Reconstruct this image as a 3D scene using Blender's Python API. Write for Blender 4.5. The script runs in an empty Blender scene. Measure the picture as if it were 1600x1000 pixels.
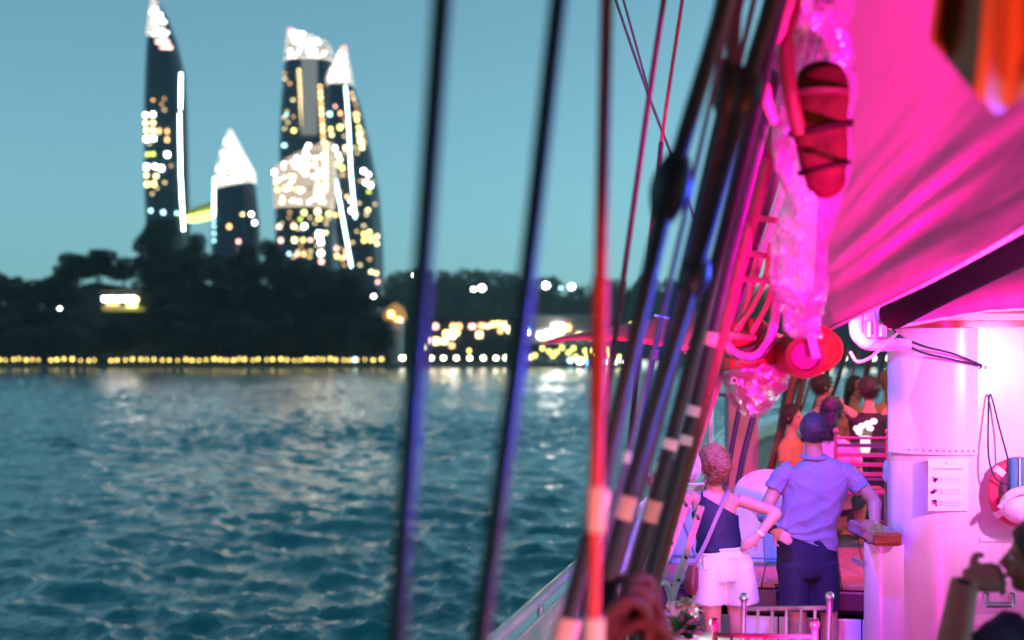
import bpy, bmesh, math, random
import numpy as np
from mathutils import Vector, Matrix, noise as mnoise
random.seed(7)
V = Vector
scene = bpy.context.scene
COL = scene.collection

# ------------------------------------------------------------------ camera
FPX = 2222.0          # focal length in photo pixels (50 mm on a 36 mm sensor, 1600 px wide)
HOR = 548.0           # horizon row
CAMZ = 4.2            # camera height over the water
DECK = 2.03           # deck height over the water
cam_d = bpy.data.cameras.new('camera'); cam = bpy.data.objects.new('camera', cam_d); COL.objects.link(cam)
cam.location = (0, 0, CAMZ); cam.rotation_euler = (math.radians(90), 0, 0)
cam_d.sensor_width = 36; cam_d.lens = 50; cam_d.shift_y = (HOR - 500) / 1600
cam_d.clip_start = 0.05; cam_d.clip_end = 20000
cam_d.dof.use_dof = True; cam_d.dof.focus_distance = 8.4; cam_d.dof.aperture_fstop = 1.35
cam_d.dof.aperture_blades = 0
scene.camera = cam

def P(px, py, d):
    """photo pixel at depth d (metres along the view) -> world point"""
    return V(((px - 800) / FPX * d, d, CAMZ + (HOR - py) / FPX * d))
ANG = math.atan(470 / FPX)
FW = V((math.sin(ANG), math.cos(ANG), 0)); RT = V((math.cos(ANG), -math.sin(ANG), 0)); UP = V((0, 0, 1))
def S(s, t, z):
    """ship frame: s forward, t starboard, z over the deck"""
    return FW * s + RT * t + V((0, 0, DECK + z))

# ------------------------------------------------------------------ world, sun, exposure
world = bpy.data.worlds.new('World'); scene.world = world; world.use_nodes = True
wn = world.node_tree; wn.nodes.clear()
SUN_EL, SUN_AZ = math.radians(4.2), math.radians(75)     # afterglow to the right of the view
sky = wn.nodes.new('ShaderNodeTexSky'); sky.sky_type = 'NISHITA'; sky.sun_disc = False
sky.sun_elevation = SUN_EL; sky.sun_rotation = SUN_AZ; sky.ozone_density = 4.0; sky.dust_density = 0.6; sky.air_density = 1.0
tint = wn.nodes.new('ShaderNodeMix'); tint.data_type = 'RGBA'; tint.blend_type = 'MULTIPLY'
tint.inputs[0].default_value = 1.0; tint.inputs[7].default_value = (0.385, 0.80, 0.89, 1)
bw = wn.nodes.new('ShaderNodeRGBToBW')
desat = wn.nodes.new('ShaderNodeMix'); desat.data_type = 'RGBA'; desat.inputs[0].default_value = 0.8
bg = wn.nodes.new('ShaderNodeBackground'); bg.inputs[1].default_value = 0.15
out = wn.nodes.new('ShaderNodeOutputWorld')
wn.links.new(sky.outputs[0], bw.inputs[0])
wn.links.new(sky.outputs[0], desat.inputs[6]); wn.links.new(bw.outputs[0], desat.inputs[7])
wn.links.new(desat.outputs[2], tint.inputs[6]); wn.links.new(tint.outputs[2], bg.inputs[0]); wn.links.new(bg.outputs[0], out.inputs[0])
sun_d = bpy.data.lights.new('sun', 'SUN'); sun = bpy.data.objects.new('sun', sun_d); COL.objects.link(sun)
sun_d.energy = 0.05; sun_d.angle = math.radians(12); sun_d.color = (0.75, 0.95, 1.0)
sun.rotation_euler = (math.radians(87), 0, math.radians(180 - 75))
vs = scene.view_settings
vs.view_transform = 'Standard'; vs.look = 'None'; vs.exposure = 2.05; vs.gamma = 1.0; vs.use_curve_mapping = False
cy = scene.cycles
cy.use_denoising = True; cy.denoiser = 'OPENIMAGEDENOISE'; cy.volume_bounces = 0; cy.max_bounces = 6; cy.diffuse_bounces = 3; cy.glossy_bounces = 3
cy.transparent_max_bounces = 12; cy.transmission_bounces = 4; cy.caustics_reflective = False; cy.caustics_refractive = False
cy.sample_clamp_indirect = 6.0

# ------------------------------------------------------------------ materials
MATS = {}
def mat(name, col, rough=0.6, metal=0.0, var=0.0, vscale=4.0, bump=0.0, bscale=30.0, emit=None, estr=0.0, spec=None, stretch=None, sample=False, trans=0.0, alpha=1.0, coat=0.0, wrinkle=0.0, wscale=6.0):
    if name in MATS: return MATS[name]
    m = bpy.data.materials.new(name); m.use_nodes = True; nt = m.node_tree
    b = nt.nodes['Principled BSDF']
    b.inputs['Base Color'].default_value = (*col, 1); b.inputs['Roughness'].default_value = rough; b.inputs['Metallic'].default_value = metal
    if spec is not None: b.inputs['Specular IOR Level'].default_value = spec
    if coat: b.inputs['Coat Weight'].default_value = coat
    if alpha < 1: b.inputs['Alpha'].default_value = alpha
    if trans: b.inputs['Transmission Weight'].default_value = trans
    tc = None
    def coords():
        nonlocal tc
        if tc is None:
            t = nt.nodes.new('ShaderNodeTexCoord'); tc = t.outputs['Object']
            if stretch:
                mp = nt.nodes.new('ShaderNodeMapping'); mp.inputs['Scale'].default_value = stretch
                nt.links.new(tc, mp.inputs[0]); tc = mp.outputs[0]
        return tc
    if var > 0:
        n = nt.nodes.new('ShaderNodeTexNoise'); n.inputs['Scale'].default_value = vscale; n.inputs['Detail'].default_value = 5; n.inputs['Roughness'].default_value = 0.65
        nt.links.new(coords(), n.inputs['Vector'])
        r = nt.nodes.new('ShaderNodeValToRGB'); r.color_ramp.elements[0].position = 0.3; r.color_ramp.elements[1].position = 0.72
        r.color_ramp.elements[0].color = (*[c * (1 - var) for c in col], 1); r.color_ramp.elements[1].color = (*[min(1, c * (1 + var)) for c in col], 1)
        nt.links.new(n.outputs[0], r.inputs[0]); nt.links.new(r.outputs[0], b.inputs['Base Color'])
    last = None
    for strength, sc, det, dist in ((wrinkle, wscale, 2.0, 0.03), (bump, bscale, 4.0, 0.004)):
        if strength > 0:
            n = nt.nodes.new('ShaderNodeTexNoise'); n.inputs['Scale'].default_value = sc; n.inputs['Detail'].default_value = det
            if strength == wrinkle: n.inputs['Distortion'].default_value = 0.8
            nt.links.new(coords(), n.inputs['Vector'])
            bp = nt.nodes.new('ShaderNodeBump'); bp.inputs['Strength'].default_value = strength; bp.inputs['Distance'].default_value = dist
            nt.links.new(n.outputs[0], bp.inputs['Height'])
            if last: nt.links.new(last, bp.inputs['Normal'])
            last = bp.outputs[0]
    if last: nt.links.new(last, b.inputs['Normal'])
    if emit is not None:
        b.inputs['Emission Color'].default_value = (*emit, 1); b.inputs['Emission Strength'].default_value = estr
        if not sample: m.cycles.emission_sampling = 'NONE'
    MATS[name] = m
    return m
def glow(name, col, strength, base=(0.2, 0.2, 0.2)): return mat(name, base, 0.5, emit=col, estr=strength / 4.0)

def rope_mat(name, col, rough=0.55, scale=55.0):
    if name in MATS: return MATS[name]
    m = mat(name, col, rough, var=0.3, vscale=25)
    nt = m.node_tree; b = nt.nodes['Principled BSDF']
    t = nt.nodes.new('ShaderNodeTexCoord'); w = nt.nodes.new('ShaderNodeTexWave'); w.wave_type = 'BANDS'; w.bands_direction = 'DIAGONAL'
    w.inputs['Scale'].default_value = scale; w.inputs['Distortion'].default_value = 1.0
    bp = nt.nodes.new('ShaderNodeBump'); bp.inputs['Strength'].default_value = 0.6; bp.inputs['Distance'].default_value = 0.004
    nt.links.new(t.outputs['Object'], w.inputs['Vector']); nt.links.new(w.outputs[1], bp.inputs['Height']); nt.links.new(bp.outputs[0], b.inputs['Normal'])
    return m

# ------------------------------------------------------------------ mesh building
ORG = {}
def link(o): COL.objects.link(o); return o
class MB:
    def __init__(s): s.v = []; s.f = []; s.mi = []
    def add(s, verts, faces):
        n = len(s.v); s.v += [V(p) for p in verts]; s.f += [[i + n for i in f] for f in faces]; return s
    def box(s, c, size, ax=None):
        c = V(c); x, y, z = ax if ax else (V((1, 0, 0)), V((0, 1, 0)), V((0, 0, 1)))
        hx, hy, hz = [k / 2 for k in size]
        vs_ = [c + x * (i * hx) + y * (j * hy) + z * (k * hz) for i in (-1, 1) for j in (-1, 1) for k in (-1, 1)]
        return s.add(vs_, [[0, 1, 3, 2], [4, 6, 7, 5], [0, 4, 5, 1], [2, 3, 7, 6], [0, 2, 6, 4], [1, 5, 7, 3]])
    def beam(s, a, b, w, h, up=UP):
        a, b = V(a), V(b); y = (b - a); L = y.length; y = y / L; x = y.cross(up).normalized(); z = x.cross(y)
        return s.box((a + b) / 2, (w, L, h), (x, y, z))
    def loft(s, rings, closed=True, caps=True):
        n = len(rings[0]); base = len(s.v)
        for r in rings: s.v += [V(p) for p in r]
        for i in range(len(rings) - 1):
            for j in range(n if closed else n - 1):
                k = (j + 1) % n
                s.f.append([base + i * n + j, base + i * n + k, base + (i + 1) * n + k, base + (i + 1) * n + j])
        if caps and closed:
            s.f.append([base + j for j in reversed(range(n))]); s.f.append([base + (len(rings) - 1) * n + j for j in range(n)])
        return s
    def tube(s, pts, r, n=10, side=None, caps=True, flat=None):
        """round (or elliptic: r = (rx, ry)) tube along pts; side fixes the x axis of the section"""
        pts = [V(p) for p in pts]; m = len(pts)
        rs = r if isinstance(r, list) else [r] * m
        rings = []; prev = None
        for i in range(m):
            t = (pts[min(i + 1, m - 1)] - pts[max(i - 1, 0)])
            if t.length < 1e-9: t = V((0, 0, 1))
            t.normalize()
            if side is not None: x = side - t * side.dot(t)
            elif prev is not None: x = prev - t * prev.dot(t)
            else:
                q = V((0, 0, 1)) if abs(t.z) < 0.9 else V((1, 0, 0)); x = q.cross(t)
            if x.length < 1e-6: x = V((1, 0, 0)).cross(t)
            x.normalize(); prev = x; y = t.cross(x)
            rx, ry = rs[i] if isinstance(rs[i], (tuple, list)) else (rs[i], rs[i])
            rings.append([pts[i] + x * (rx * math.cos(2 * math.pi * k / n)) + y * (ry * math.sin(2 * math.pi * k / n)) for k in range(n)])
        return s.loft(rings, True, caps)
    def lathe(s, c, prof, n=20, axis=None):
        """prof: (radius, height) pairs"""
        c = V(c); z = V(axis).normalized() if axis is not None else UP
        q = V((1, 0, 0)) if abs(z.x) < 0.9 else V((0, 1, 0)); x = z.cross(q).normalized(); y = z.cross(x)
        return s.loft([[c + z * h + x * (r * math.cos(2 * math.pi * k / n)) + y * (r * math.sin(2 * math.pi * k / n)) for k in range(n)] for r, h in prof])
    def ball(s, c, r, n=12, m=8):
        rx, ry, rz = r if isinstance(r, (tuple, list)) else (r, r, r); c = V(c)
        return s.loft([[c + V((rx * math.sin(math.pi * i / m) * math.cos(2 * math.pi * k / n), ry * math.sin(math.pi * i / m) * math.sin(2 * math.pi * k / n), -rz * math.cos(math.pi * i / m))) for k in range(n)]
                       for i in [0.12] + list(range(1, m)) + [m - 0.12]])
    def prism(s, poly, vec):
        n = len(poly); vec = V(vec); a = [V(p) for p in poly]
        return s.add(a + [p + vec for p in a], [list(range(n))] + [[n + i for i in reversed(range(n))]] + [[i, n + i, n + (i + 1) % n, (i + 1) % n] for i in range(n)])
    def grid(s, fn, nu, nv):
        b = len(s.v)
        for j in range(nv + 1):
            for i in range(nu + 1): s.v.append(V(fn(i / nu, j / nv)))
        for j in range(nv):
            for i in range(nu):
                a = b + j * (nu + 1) + i; s.f.append([a, a + 1, a + nu + 2, a + nu + 1])
        return s
    def build(s, name, m, parent=None, smooth=False, bevel=0.0, solid=0.0, sub=0, fix=True, angle=40):
        o0 = ORG.get(parent, V((0, 0, 0))) if parent else V((0, 0, 0))
        if parent is None and s.v:
            zmin = min(p.z for p in s.v); c = sum(s.v, V((0, 0, 0))) / len(s.v); o0 = V((c.x, c.y, zmin))
        me = bpy.data.meshes.new(name); me.from_pydata([p - o0 for p in s.v], [], s.f)
        if fix:
            bm = bmesh.new(); bm.from_mesh(me); bmesh.ops.recalc_face_normals(bm, faces=bm.faces); bm.to_mesh(me); bm.free()
        if smooth:
            me.polygons.foreach_set('use_smooth', [True] * len(me.polygons))
            if angle < 180: me.set_sharp_from_angle(angle=math.radians(angle))
        me.materials.append(m)
        o = link(bpy.data.objects.new(name, me))
        if parent: o.parent = parent
        else: o.location = o0
        ORG[o] = o0
        if bevel: b = o.modifiers.new('bevel', 'BEVEL'); b.width = bevel; b.segments = 2; b.limit_method = 'ANGLE'
        if solid: b = o.modifiers.new('solid', 'SOLIDIFY'); b.thickness = solid; b.offset = 0
        if sub: b = o.modifiers.new('sub', 'SUBSURF'); b.levels = sub; b.render_levels = sub
        return o
def thing(name, loc, label, cat, group=None):
    o = link(bpy.data.objects.new(name, None)); o.location = V(loc); ORG[o] = V(loc); o.empty_display_size = 0.2
    return tag(o, label, cat, group)
def tag(o, label, cat, group=None):
    o['label'] = label; o['category'] = cat
    if group: o['group'] = group
    return o
def struct(o): o['kind'] = 'structure'; return o
def stuff(o, label, cat): o['kind'] = 'stuff'; return tag(o, label, cat)
def copy_tree(o, parent=None):
    c = o.copy(); link(c); c.parent = parent
    for ch in o.children: copy_tree(ch, c)
    return c
def text_part(body, size, origin, x, y, m, parent, name='lettering', depth=0.001):
    cu = bpy.data.curves.new('t', 'FONT'); cu.body = body; cu.size = size; cu.extrude = depth; cu.resolution_u = 2
    o = bpy.data.objects.new('t', cu); link(o)
    dg = bpy.context.evaluated_depsgraph_get(); me = bpy.data.meshes.new_from_object(o.evaluated_get(dg))
    COL.objects.unlink(o); bpy.data.objects.remove(o)
    mb = MB(); n = x.cross(y); mb.add([V(origin) + x * p.co.x + y * p.co.y + n * p.co.z for p in me.vertices], [list(f.vertices) for f in me.polygons])
    return mb.build(name, m, parent, fix=False)
def lerp(a, b, t): return a + (b - a) * t
def interp(tbl, x):
    if x <= tbl[0][0]: return tbl[0][1]
    for (a, va), (b, vb) in zip(tbl, tbl[1:]):
        if x <= b: return va + (vb - va) * (x - a) / (b - a)
    return tbl[-1][1]
def smooth_path(pts, k=6):
    """Catmull-Rom through pts"""
    pts = [V(p) for p in pts]; q = [pts[0] * 2 - pts[1]] + pts + [pts[-1] * 2 - pts[-2]]; r = []
    for i in range(1, len(q) - 2):
        for j in range(k):
            t = j / k; a, b, c, d = q[i - 1], q[i], q[i + 1], q[i + 2]
            r.append(0.5 * ((2 * b) + (c - a) * t + (2 * a - 5 * b + 4 * c - d) * t * t + (3 * b - a - 3 * c + d) * t ** 3))
    return r + [pts[-1]]

#@@WATER
# ------------------------------------------------------------------ water
def build_water():
    rng = np.random.default_rng(3)
    ang = np.concatenate([np.linspace(-180, -62, 24)[:-1], np.linspace(-62, -30, 60)[:-1], np.linspace(-30, 32, 560), np.linspace(32, 62, 50)[1:], np.linspace(62, 180, 24)[1:-1]])
    r = np.concatenate([np.geomspace(4.0, 60, 330), np.geomspace(60, 352, 330)[1:], np.geomspace(352, 9000, 14)[1:]])
    A, Rr = np.meshgrid(np.radians(ang), r)
    X = np.sin(A) * Rr; Y = np.cos(A) * Rr; Z = np.zeros_like(X); DX = np.zeros_like(X); DY = np.zeros_like(X)
    wind = math.radians(200)
    for i in range(125):
        L = 0.28 * (3.6 / 0.28) ** (rng.random() ** 1.15)
        th = wind + rng.normal(0, 0.75); k = 2 * math.pi / L
        a = 0.0066 * L ** 0.78 * (0.5 + rng.random()) * (1.0 if L < 5 else 0.6)
        ph = rng.random() * 6.283
        fade = np.clip((L * 2.2 - 0.012 * Rr) / (L * 1.2), 0, 1)      # short waves drop out where the sheet is too coarse for them
        arg = k * (X * math.sin(th) + Y * math.cos(th)) + ph
        Z += fade * a * np.sin(arg); DX += fade * a * 0.8 * math.sin(th) * np.cos(arg); DY += fade * a * 0.8 * math.cos(th) * np.cos(arg)
    patch = 0.75 + 0.35 * np.sin(X * 0.11 + 1.3 * np.sin(Y * 0.05)) * np.sin(Y * 0.07 + X * 0.03)
    Z *= patch * (Rr < 356); X = X + DX; Y = Y + DY
    nr, na = X.shape
    co = np.stack([X, Y, Z], -1).reshape(-1, 3)
    i, j = np.meshgrid(np.arange(nr - 1), np.arange(na), indexing='ij'); j2 = (j + 1) % na
    q = np.stack([i * na + j, i * na + j2, (i + 1) * na + j2, (i + 1) * na + j], -1).reshape(-1, 4)[:, ::-1]
    me = bpy.data.meshes.new('water'); me.vertices.add(len(co)); me.vertices.foreach_set('co', co.ravel())
    me.loops.add(q.size); me.loops.foreach_set('vertex_index', q.ravel().astype(np.int32))
    me.polygons.add(len(q)); me.polygons.foreach_set('loop_start', np.arange(0, q.size, 4, dtype=np.int32)); me.polygons.foreach_set('loop_total', np.full(len(q), 4, dtype=np.int32))
    me.update(calc_edges=True); me.polygons.foreach_set('use_smooth', [True] * len(q))
    m = mat('water', (0.0, 0.185, 0.215), 0.08, bump=0.7, bscale=8.0, wrinkle=.6, wscale=2.4, stretch=(1, 0.7, 1), spec=0.5)
    bs = m.node_tree.nodes['Principled BSDF']; bs.inputs['IOR'].default_value = 1.33
    for n in m.node_tree.nodes:
        if n.type == 'BUMP': n.inputs['Distance'].default_value = 0.05
    me.materials.append(m)
    struct(link(bpy.data.objects.new('water', me)))
build_water()

#@@SHORE
# ------------------------------------------------------------------ far shore
SH = 350.0
m_ground = mat('bank_ground', (0.018, 0.026, 0.02), 0.95, var=0.4, vscale=0.2)
m_leaf = mat('dark_leaf', (0.02, 0.04, 0.028), 0.7, var=0.5, vscale=0.4)
m_leaf2 = mat('mid_leaf', (0.05, 0.085, 0.04), 0.7, var=0.5, vscale=0.4)
m_bark = mat('bark', (0.08, 0.06, 0.045), 0.9, var=0.3)
m_stone = mat('quay_stone', (0.12, 0.12, 0.11), 0.9, var=0.3, vscale=0.5)
RIDGE = [(-400, 440), (-120, 430), (0, 424), (35, 430), (60, 442), (85, 430), (110, 405), (150, 390), (185, 396), (202, 410), (225, 398), (300, 388), (350, 398), (430, 398), (480, 412), (550, 424), (585, 444), (600, 470), (612, 520), (626, 560)]
def ridge_z(x, y=405.0):
    px = 800 + x / y * FPX
    return max(0.9, CAMZ + (HOR - interp(RIDGE, px)) / FPX * y - 9.0)
def bank_z(x, y):
    t = min(1, max(0, (y - 352) / 52)); t = t * t * (3 - 2 * t)
    return 0.8 + (ridge_z(x) - 0.8) * t * (1.0 if y < 430 else max(0, 1 - (y - 430) / 90))
mb = MB(); mb.grid(lambda u, v: V((-260 + 235 * u, 351 + 180 * v, bank_z(-260 + 235 * u, 351 + 180 * v) - 0.15)), 60, 40)
struct(mb.build('wooded_bank', m_ground, smooth=True))
mb = MB(); mb.box((0, SH + 750, 0.0), (3000, 1500, 1.2)); struct(mb.build('shore_ground', m_ground))
q = thing('quay_wall', (0, SH - 1.0, -0.5), 'low dark stone quay wall along the far waterline', 'wall')
for i in range(64):
    x = -215 + i * 7.0
    mb = MB(); mb.box((x, SH - 0.75, 0.15 + random.uniform(-.03, .03)), (6.9, 1.5, 1.3)); mb.build('stone_block', m_stone, q)

def leaf_cloud(mb, lobes, n, size):
    for _ in range(n):
        c, r = random.choices(lobes, weights=[l[1][0] * l[1][1] * l[1][2] for l in lobes])[0]
        d = V((random.gauss(0, 1), random.gauss(0, 1), random.gauss(0, 1))).normalized() * (random.uniform(0.35, 1.05) ** 0.5)
        p = V(c) + V((d.x * r[0], d.y * r[1], d.z * r[2]))
        a = V((random.uniform(-1, 1), random.uniform(-1, 1), random.uniform(-1, 1))).normalized(); b = a.orthogonal().normalized()
        s = size * random.uniform(0.5, 1.25)
        mb.add([p - a * s, p + b * s * 0.6, p + a * s, p - b * s * 0.6], [[0, 1, 2, 3]])
def tree_meshes(kind):
    tr = MB(); cr = MB()
    hh = {0: .35, 1: .45, 2: .5, 3: .3}[kind]
    tr.tube([(0, 0, -.04), (0.01, 0, hh * .6), (-.01, .01, hh), (0.0, 0, .8)], [.035, .028, .022, .008], 7)
    lobes = []
    for i in range(6):
        a = i * 1.05 + random.random() * .6; rr = random.uniform(.12, .26); z = random.uniform(hh + .02, .82)
        tr.tube([(0, 0, hh * .8), (rr * .6 * math.cos(a), rr * .6 * math.sin(a), (hh + z) / 2), (rr * math.cos(a), rr * math.sin(a), z)], [.016, .011, .005], 5)
        s = random.uniform(.15, .24); lobes.append(((rr * math.cos(a), rr * math.sin(a), z), (s * 1.15, s * 1.15, s * .85)))
    lobes.append(((0, 0, .82), (.17, .17, .15)))
    if kind == 2: lobes = [((l[0][0] * 1.1, l[0][1] * 1.1, .72 + .25 * (l[0][2] - .5)), (l[1][0] * 1.2, l[1][1] * 1.2, l[1][2] * .6)) for l in lobes]
    leaf_cloud(cr, lobes, 2600, .034)
    return tr.build('trunk', m_bark, None, smooth=True).data, cr.build('crown', m_leaf2 if kind == 2 else m_leaf, None, fix=False).data
TM = []
for k in range(4):
    t_, c_ = tree_meshes(k); TM.append((t_, c_))
for o in list(COL.objects):
    if o.name.split('.')[0] in ('trunk', 'crown'): bpy.data.objects.remove(o)
# the prototypes were built about their own centres: put them back on the tree axis
def recenter(me, z0, z1):
    zs = [v.co.z for v in me.vertices]; me.transform(Matrix.Translation((0, 0, z0 - min(zs))))
for t_, c_ in TM: recenter(t_, -.04, 0); recenter(c_, 1.0 - (max(v.co.z for v in c_.vertices) - min(v.co.z for v in c_.vertices)), 0)
def tree(x, y, z, h, kind, label, group, wide=1.0, name='bank_tree'):
    o = thing(name, (x, y, z), label, 'tree', group); o.scale = (h * wide, h * wide, h); o.rotation_euler.z = random.uniform(0, 6.28)
    for nm, me in zip(('trunk', 'crown'), TM[kind]):
        c = link(bpy.data.objects.new(nm, me)); c.parent = o
    return o
WOOD = 'dark leafy tree in the wooded bank below the lit towers'
for row, (yy, step) in enumerate(((357, 5.6), (368, 6.0), (380, 6.2), (392, 6.4), (405, 5.2))):
    x = -190 + row * 1.7
    while x < -33 + row * 0.6:
        px = 800 + x / yy * FPX
        if px > 615: break
        z = bank_z(x, yy)
        if row == 4:
            top = CAMZ + (HOR - interp(RIDGE, px)) / FPX * yy; h = max(6.0, top - z) * random.uniform(.92, 1.06)
        else: h = random.uniform(8.5, 11.5)
        if not (px > 150 and px < 222 and row in (2, 3, 1)): tree(x, yy, z, h, random.choice((0, 0, 1, 3)), WOOD, 'trees of the wooded bank', random.uniform(.95, 1.25))
        x += step * random.uniform(.8, 1.2)
t = tree(P(152, 430, 402).x, 402, bank_z(P(152, 430, 402).x, 402) - 1, P(152, 388, 402).z - bank_z(P(152, 430, 402).x, 402) + 1, 0, 'broad domed tree standing highest at the left of the wooded bank', None, 1.5, 'broad_tree')
t = tree(P(243, 430, 408).x, 408, bank_z(P(243, 430, 408).x, 408), P(243, 338, 408).z - bank_z(P(243, 430, 408).x, 408), 1, 'tall tree rising in front of the foot of the slender left tower', None, .75, 'tall_tree')
for px, py, lab in ((303, 362, 'tree just right of the slender tower foot, below the green bridge'), (425, 372, 'thin tree at the left foot of the wide tower group'), (382, 380, 'small tree at the foot of the short pointed tower')):
    x = P(px, 400, 410).x; tree(x, 410, bank_z(x, 410), P(px, py, 410).z - bank_z(x, 410), 1, lab, None, .7, 'ridge_tree')
# far wooded hill on the right
HILL = [(500, 470), (600, 438), (640, 424), (690, 418), (740, 424), (800, 424), (860, 436), (890, 448), (930, 446), (960, 436), (1000, 432), (1100, 440), (1250, 452), (1400, 462), (1700, 470), (2000, 500)]
HD = 900.0
def hill_z(x): return CAMZ + (HOR - interp(HILL, 800 + x / HD * FPX)) / FPX * HD
mb = MB(); mb.grid(lambda u, v: V((-160 + 720 * u, HD - 150 + 260 * v, 0.6 + (hill_z(-160 + 720 * u) - 9) * math.sin(math.pi * min(1, v * .86)) ** .8)), 90, 14)
struct(mb.build('hill', m_ground, smooth=True))
mb = MB(); lobes = []
for i in range(520):
    x = random.uniform(-150, 540); v = random.random() ** .7; zz = (hill_z(x) - 9) * math.sin(math.pi / 2 * (.12 + .88 * v)) ** .8
    r = random.uniform(3.5, 7); lobes.append(((x, HD - 150 + 150 * v, zz + r * .7), (r, r, r * .8)))
leaf_cloud(mb, lobes, 42000, 1.25)
stuff(mb.build('hill_wood', m_leaf2, fix=False), 'far wooded hill on the right behind the low waterfront buildings', 'wood')

# light colours of the far shore
WARM = glow('light_warm', (1.0, 0.72, 0.32), 9.0); YEL = glow('light_yellow', (1.0, 0.85, 0.2), 8.0); ORA = glow('light_orange', (1.0, 0.48, 0.16), 6.5)
WHI = glow('light_white', (1.0, 0.96, 0.9), 24.0); CYA = glow('light_cyan', (0.45, 0.9, 1.0), 9.0); PNK = glow('light_pink', (1.0, 0.5, 0.42), 6.0); GRN = glow('light_green', (0.75, 0.9, 0.12), 4.5); BLU = glow('light_blue', (0.12, 0.3, 1.0), 10.0)
LC = dict(w=WARM, y=YEL, o=ORA, W=WHI, c=CYA, p=PNK, g=GRN, b=BLU)
m_post = mat('lamp_post', (0.05, 0.05, 0.05), 0.6)
def lamp_proto(kind):
    o = thing('promenade_lamp', (0, 0, 0), 'x', 'lamp')
    MB().tube([(0, 0, 0), (0, 0, .95)], .09, 8).build('post', m_post, o)
    MB().ball((0, 0, 1.15), .34, 10, 7).build('globe', kind, o, smooth=True)
    return o
GY = glow('globe_yellow', (1.0, 0.72, 0.16), 5.5); GW = glow('globe_white', (1.0, 0.9, 0.62), 22.0)
py_, pw_ = lamp_proto(GY), lamp_proto(GW)
first = True
x = -4.0
gaps = [(66, 73), (158, 165), (322, 331), (345, 352)]
LBL_Y = 'small yellow lamp in the row along the left promenade'; LBL_W = 'white promenade lamp on the quay to the right of the wooded bank'
px = -30
while px < 606:
    if not any(a < px < b for a, b in gaps):
        o = py_ if first else copy_tree(py_); first = False
        o['label'] = LBL_Y; o['group'] = 'yellow promenade lamps'
        o.location = P(px, 560, SH - .6); o.location.z = 0.8 + random.uniform(-.05, .1); s = random.uniform(.5, 1.3); o.scale = (s, s, random.uniform(.85, 1.2))
    px += random.choice((8.5, 9.5, 11.0, 13.0))
first = True
for px in (628, 634, 674, 693, 713, 734, 755, 775, 790, 1284, 1299, 1319, 1365, 1388, 1412, 1440):
    o = pw_ if first else copy_tree(pw_); first = False
    o['label'] = LBL_W if px < 900 else 'pale lamp on the far quay seen under the sail beyond the bow'; o['group'] = 'white promenade lamps' if px < 900 else 'lamps beyond the bow'
    o.location = P(px, 560, SH - .6); o.location.z = 1.1; o.scale = (1.2, 1.2, 1.15)

# --- towers
TD = 640.0
m_glass = mat('tower_glass', (0.02, 0.05, 0.075), 0.3, var=0.5, vscale=0.06, spec=0.25)
m_slab = mat('tower_slab', (0.05, 0.08, 0.1), 0.5)
m_grey = mat('tower_panel', (0.34, 0.32, 0.3), 0.6, emit=(0.5, .47, .42), estr=0.07)
CROWN = glow('crown_light', (1.0, 0.88, 0.73), 1.6); CROWN2 = glow('crown_light_dim', (1.0, 0.76, 0.52), 1.15); CROWNB = glow('crown_lamp', (.95, .97, .95), 15.0)
STRIP = glow('strip_light', (0.55, 0.9, 1.0), 22.0); STRIPW = glow('strip_white', (.72, .93, 1.0), 30.0); REDL = glow('beacon', (1.0, .25, .2), 4.0)
def tower(name, label, L, R, d, depth, top, bot, step=10.0, slab=True):
    """L, R: tables (row, px) of the left and right edges"""
    base = P((interp(L, bot) + interp(R, bot)) / 2, bot, d); o = thing(name, (base.x, d, 0.6), label, 'tower')
    def ring(py, n=28, grow=0.0):
        a, b = P(interp(L, py), py, d), P(interp(R, py), py, d); c = (a + b) / 2; hw = max(.15, (b.x - a.x) / 2) + grow; hd = min(depth / 2, hw * 1.2 + .3) + grow; r = []
        for k in range(n):
            th = 2 * math.pi * k / n; cx, sx = math.cos(th), math.sin(th)
            r.append(V((c.x + hw * math.copysign(abs(cx) ** .75, cx), d + hd * math.copysign(abs(sx) ** .75, sx), a.z)))
        return r
    def front(px, py):
        a, b = P(interp(L, py), py, d), P(interp(R, py), py, d); c = (a.x + b.x) / 2; hw = max(.15, (b.x - a.x) / 2); hd = min(depth / 2, hw * 1.2 + .3)
        x = P(px, py, d).x; u = min(.98, abs((x - c) / hw)); return d - hd * (1 - u ** (1 / .375)) ** .375
    rows = []; py = bot
    while py > top: rows.append(py); py -= step
    rows.append(top)
    mb = MB(); mb.loft([ring(p) for p in rows] ); w = mb.build('wall', m_glass, o, smooth=True)
    if slab:
        mb = MB(); p = bot - 12
        while p > top + 14: mb.loft([ring(p, 28, .25), ring(p - 1.6, 28, .25)]); p -= 11
        mb.build('floor_slab', m_slab, o)
    o_front[o] = (front, ring, d)
    return o
o_front = {}
def win(o, px, py, w, h, kind):
    front, ring, d = o_front[o]; y = front(px, py); c = P(px, py, d); k = d / FPX
    MB().box((c.x, y - .15, c.z), (w * k * .72, .9, h * k * .72)).build('window', LC[kind], o)
def wins(o, s):
    for t in s.split():
        a = t.split(','); win(o, float(a[0]), float(a[1]), float(a[3]) if len(a) > 3 else 7, float(a[4]) if len(a) > 4 else 6, a[2])
def strip(o, pts, w, m, name='light_strip'):
    front, ring, d = o_front[o]
    MB().tube([V((P(px, py, d).x, front(px, py) - .5, P(px, py, d).z)) for px, py in pts], w * d / FPX / 2, 6).build(name, m, o)
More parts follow.
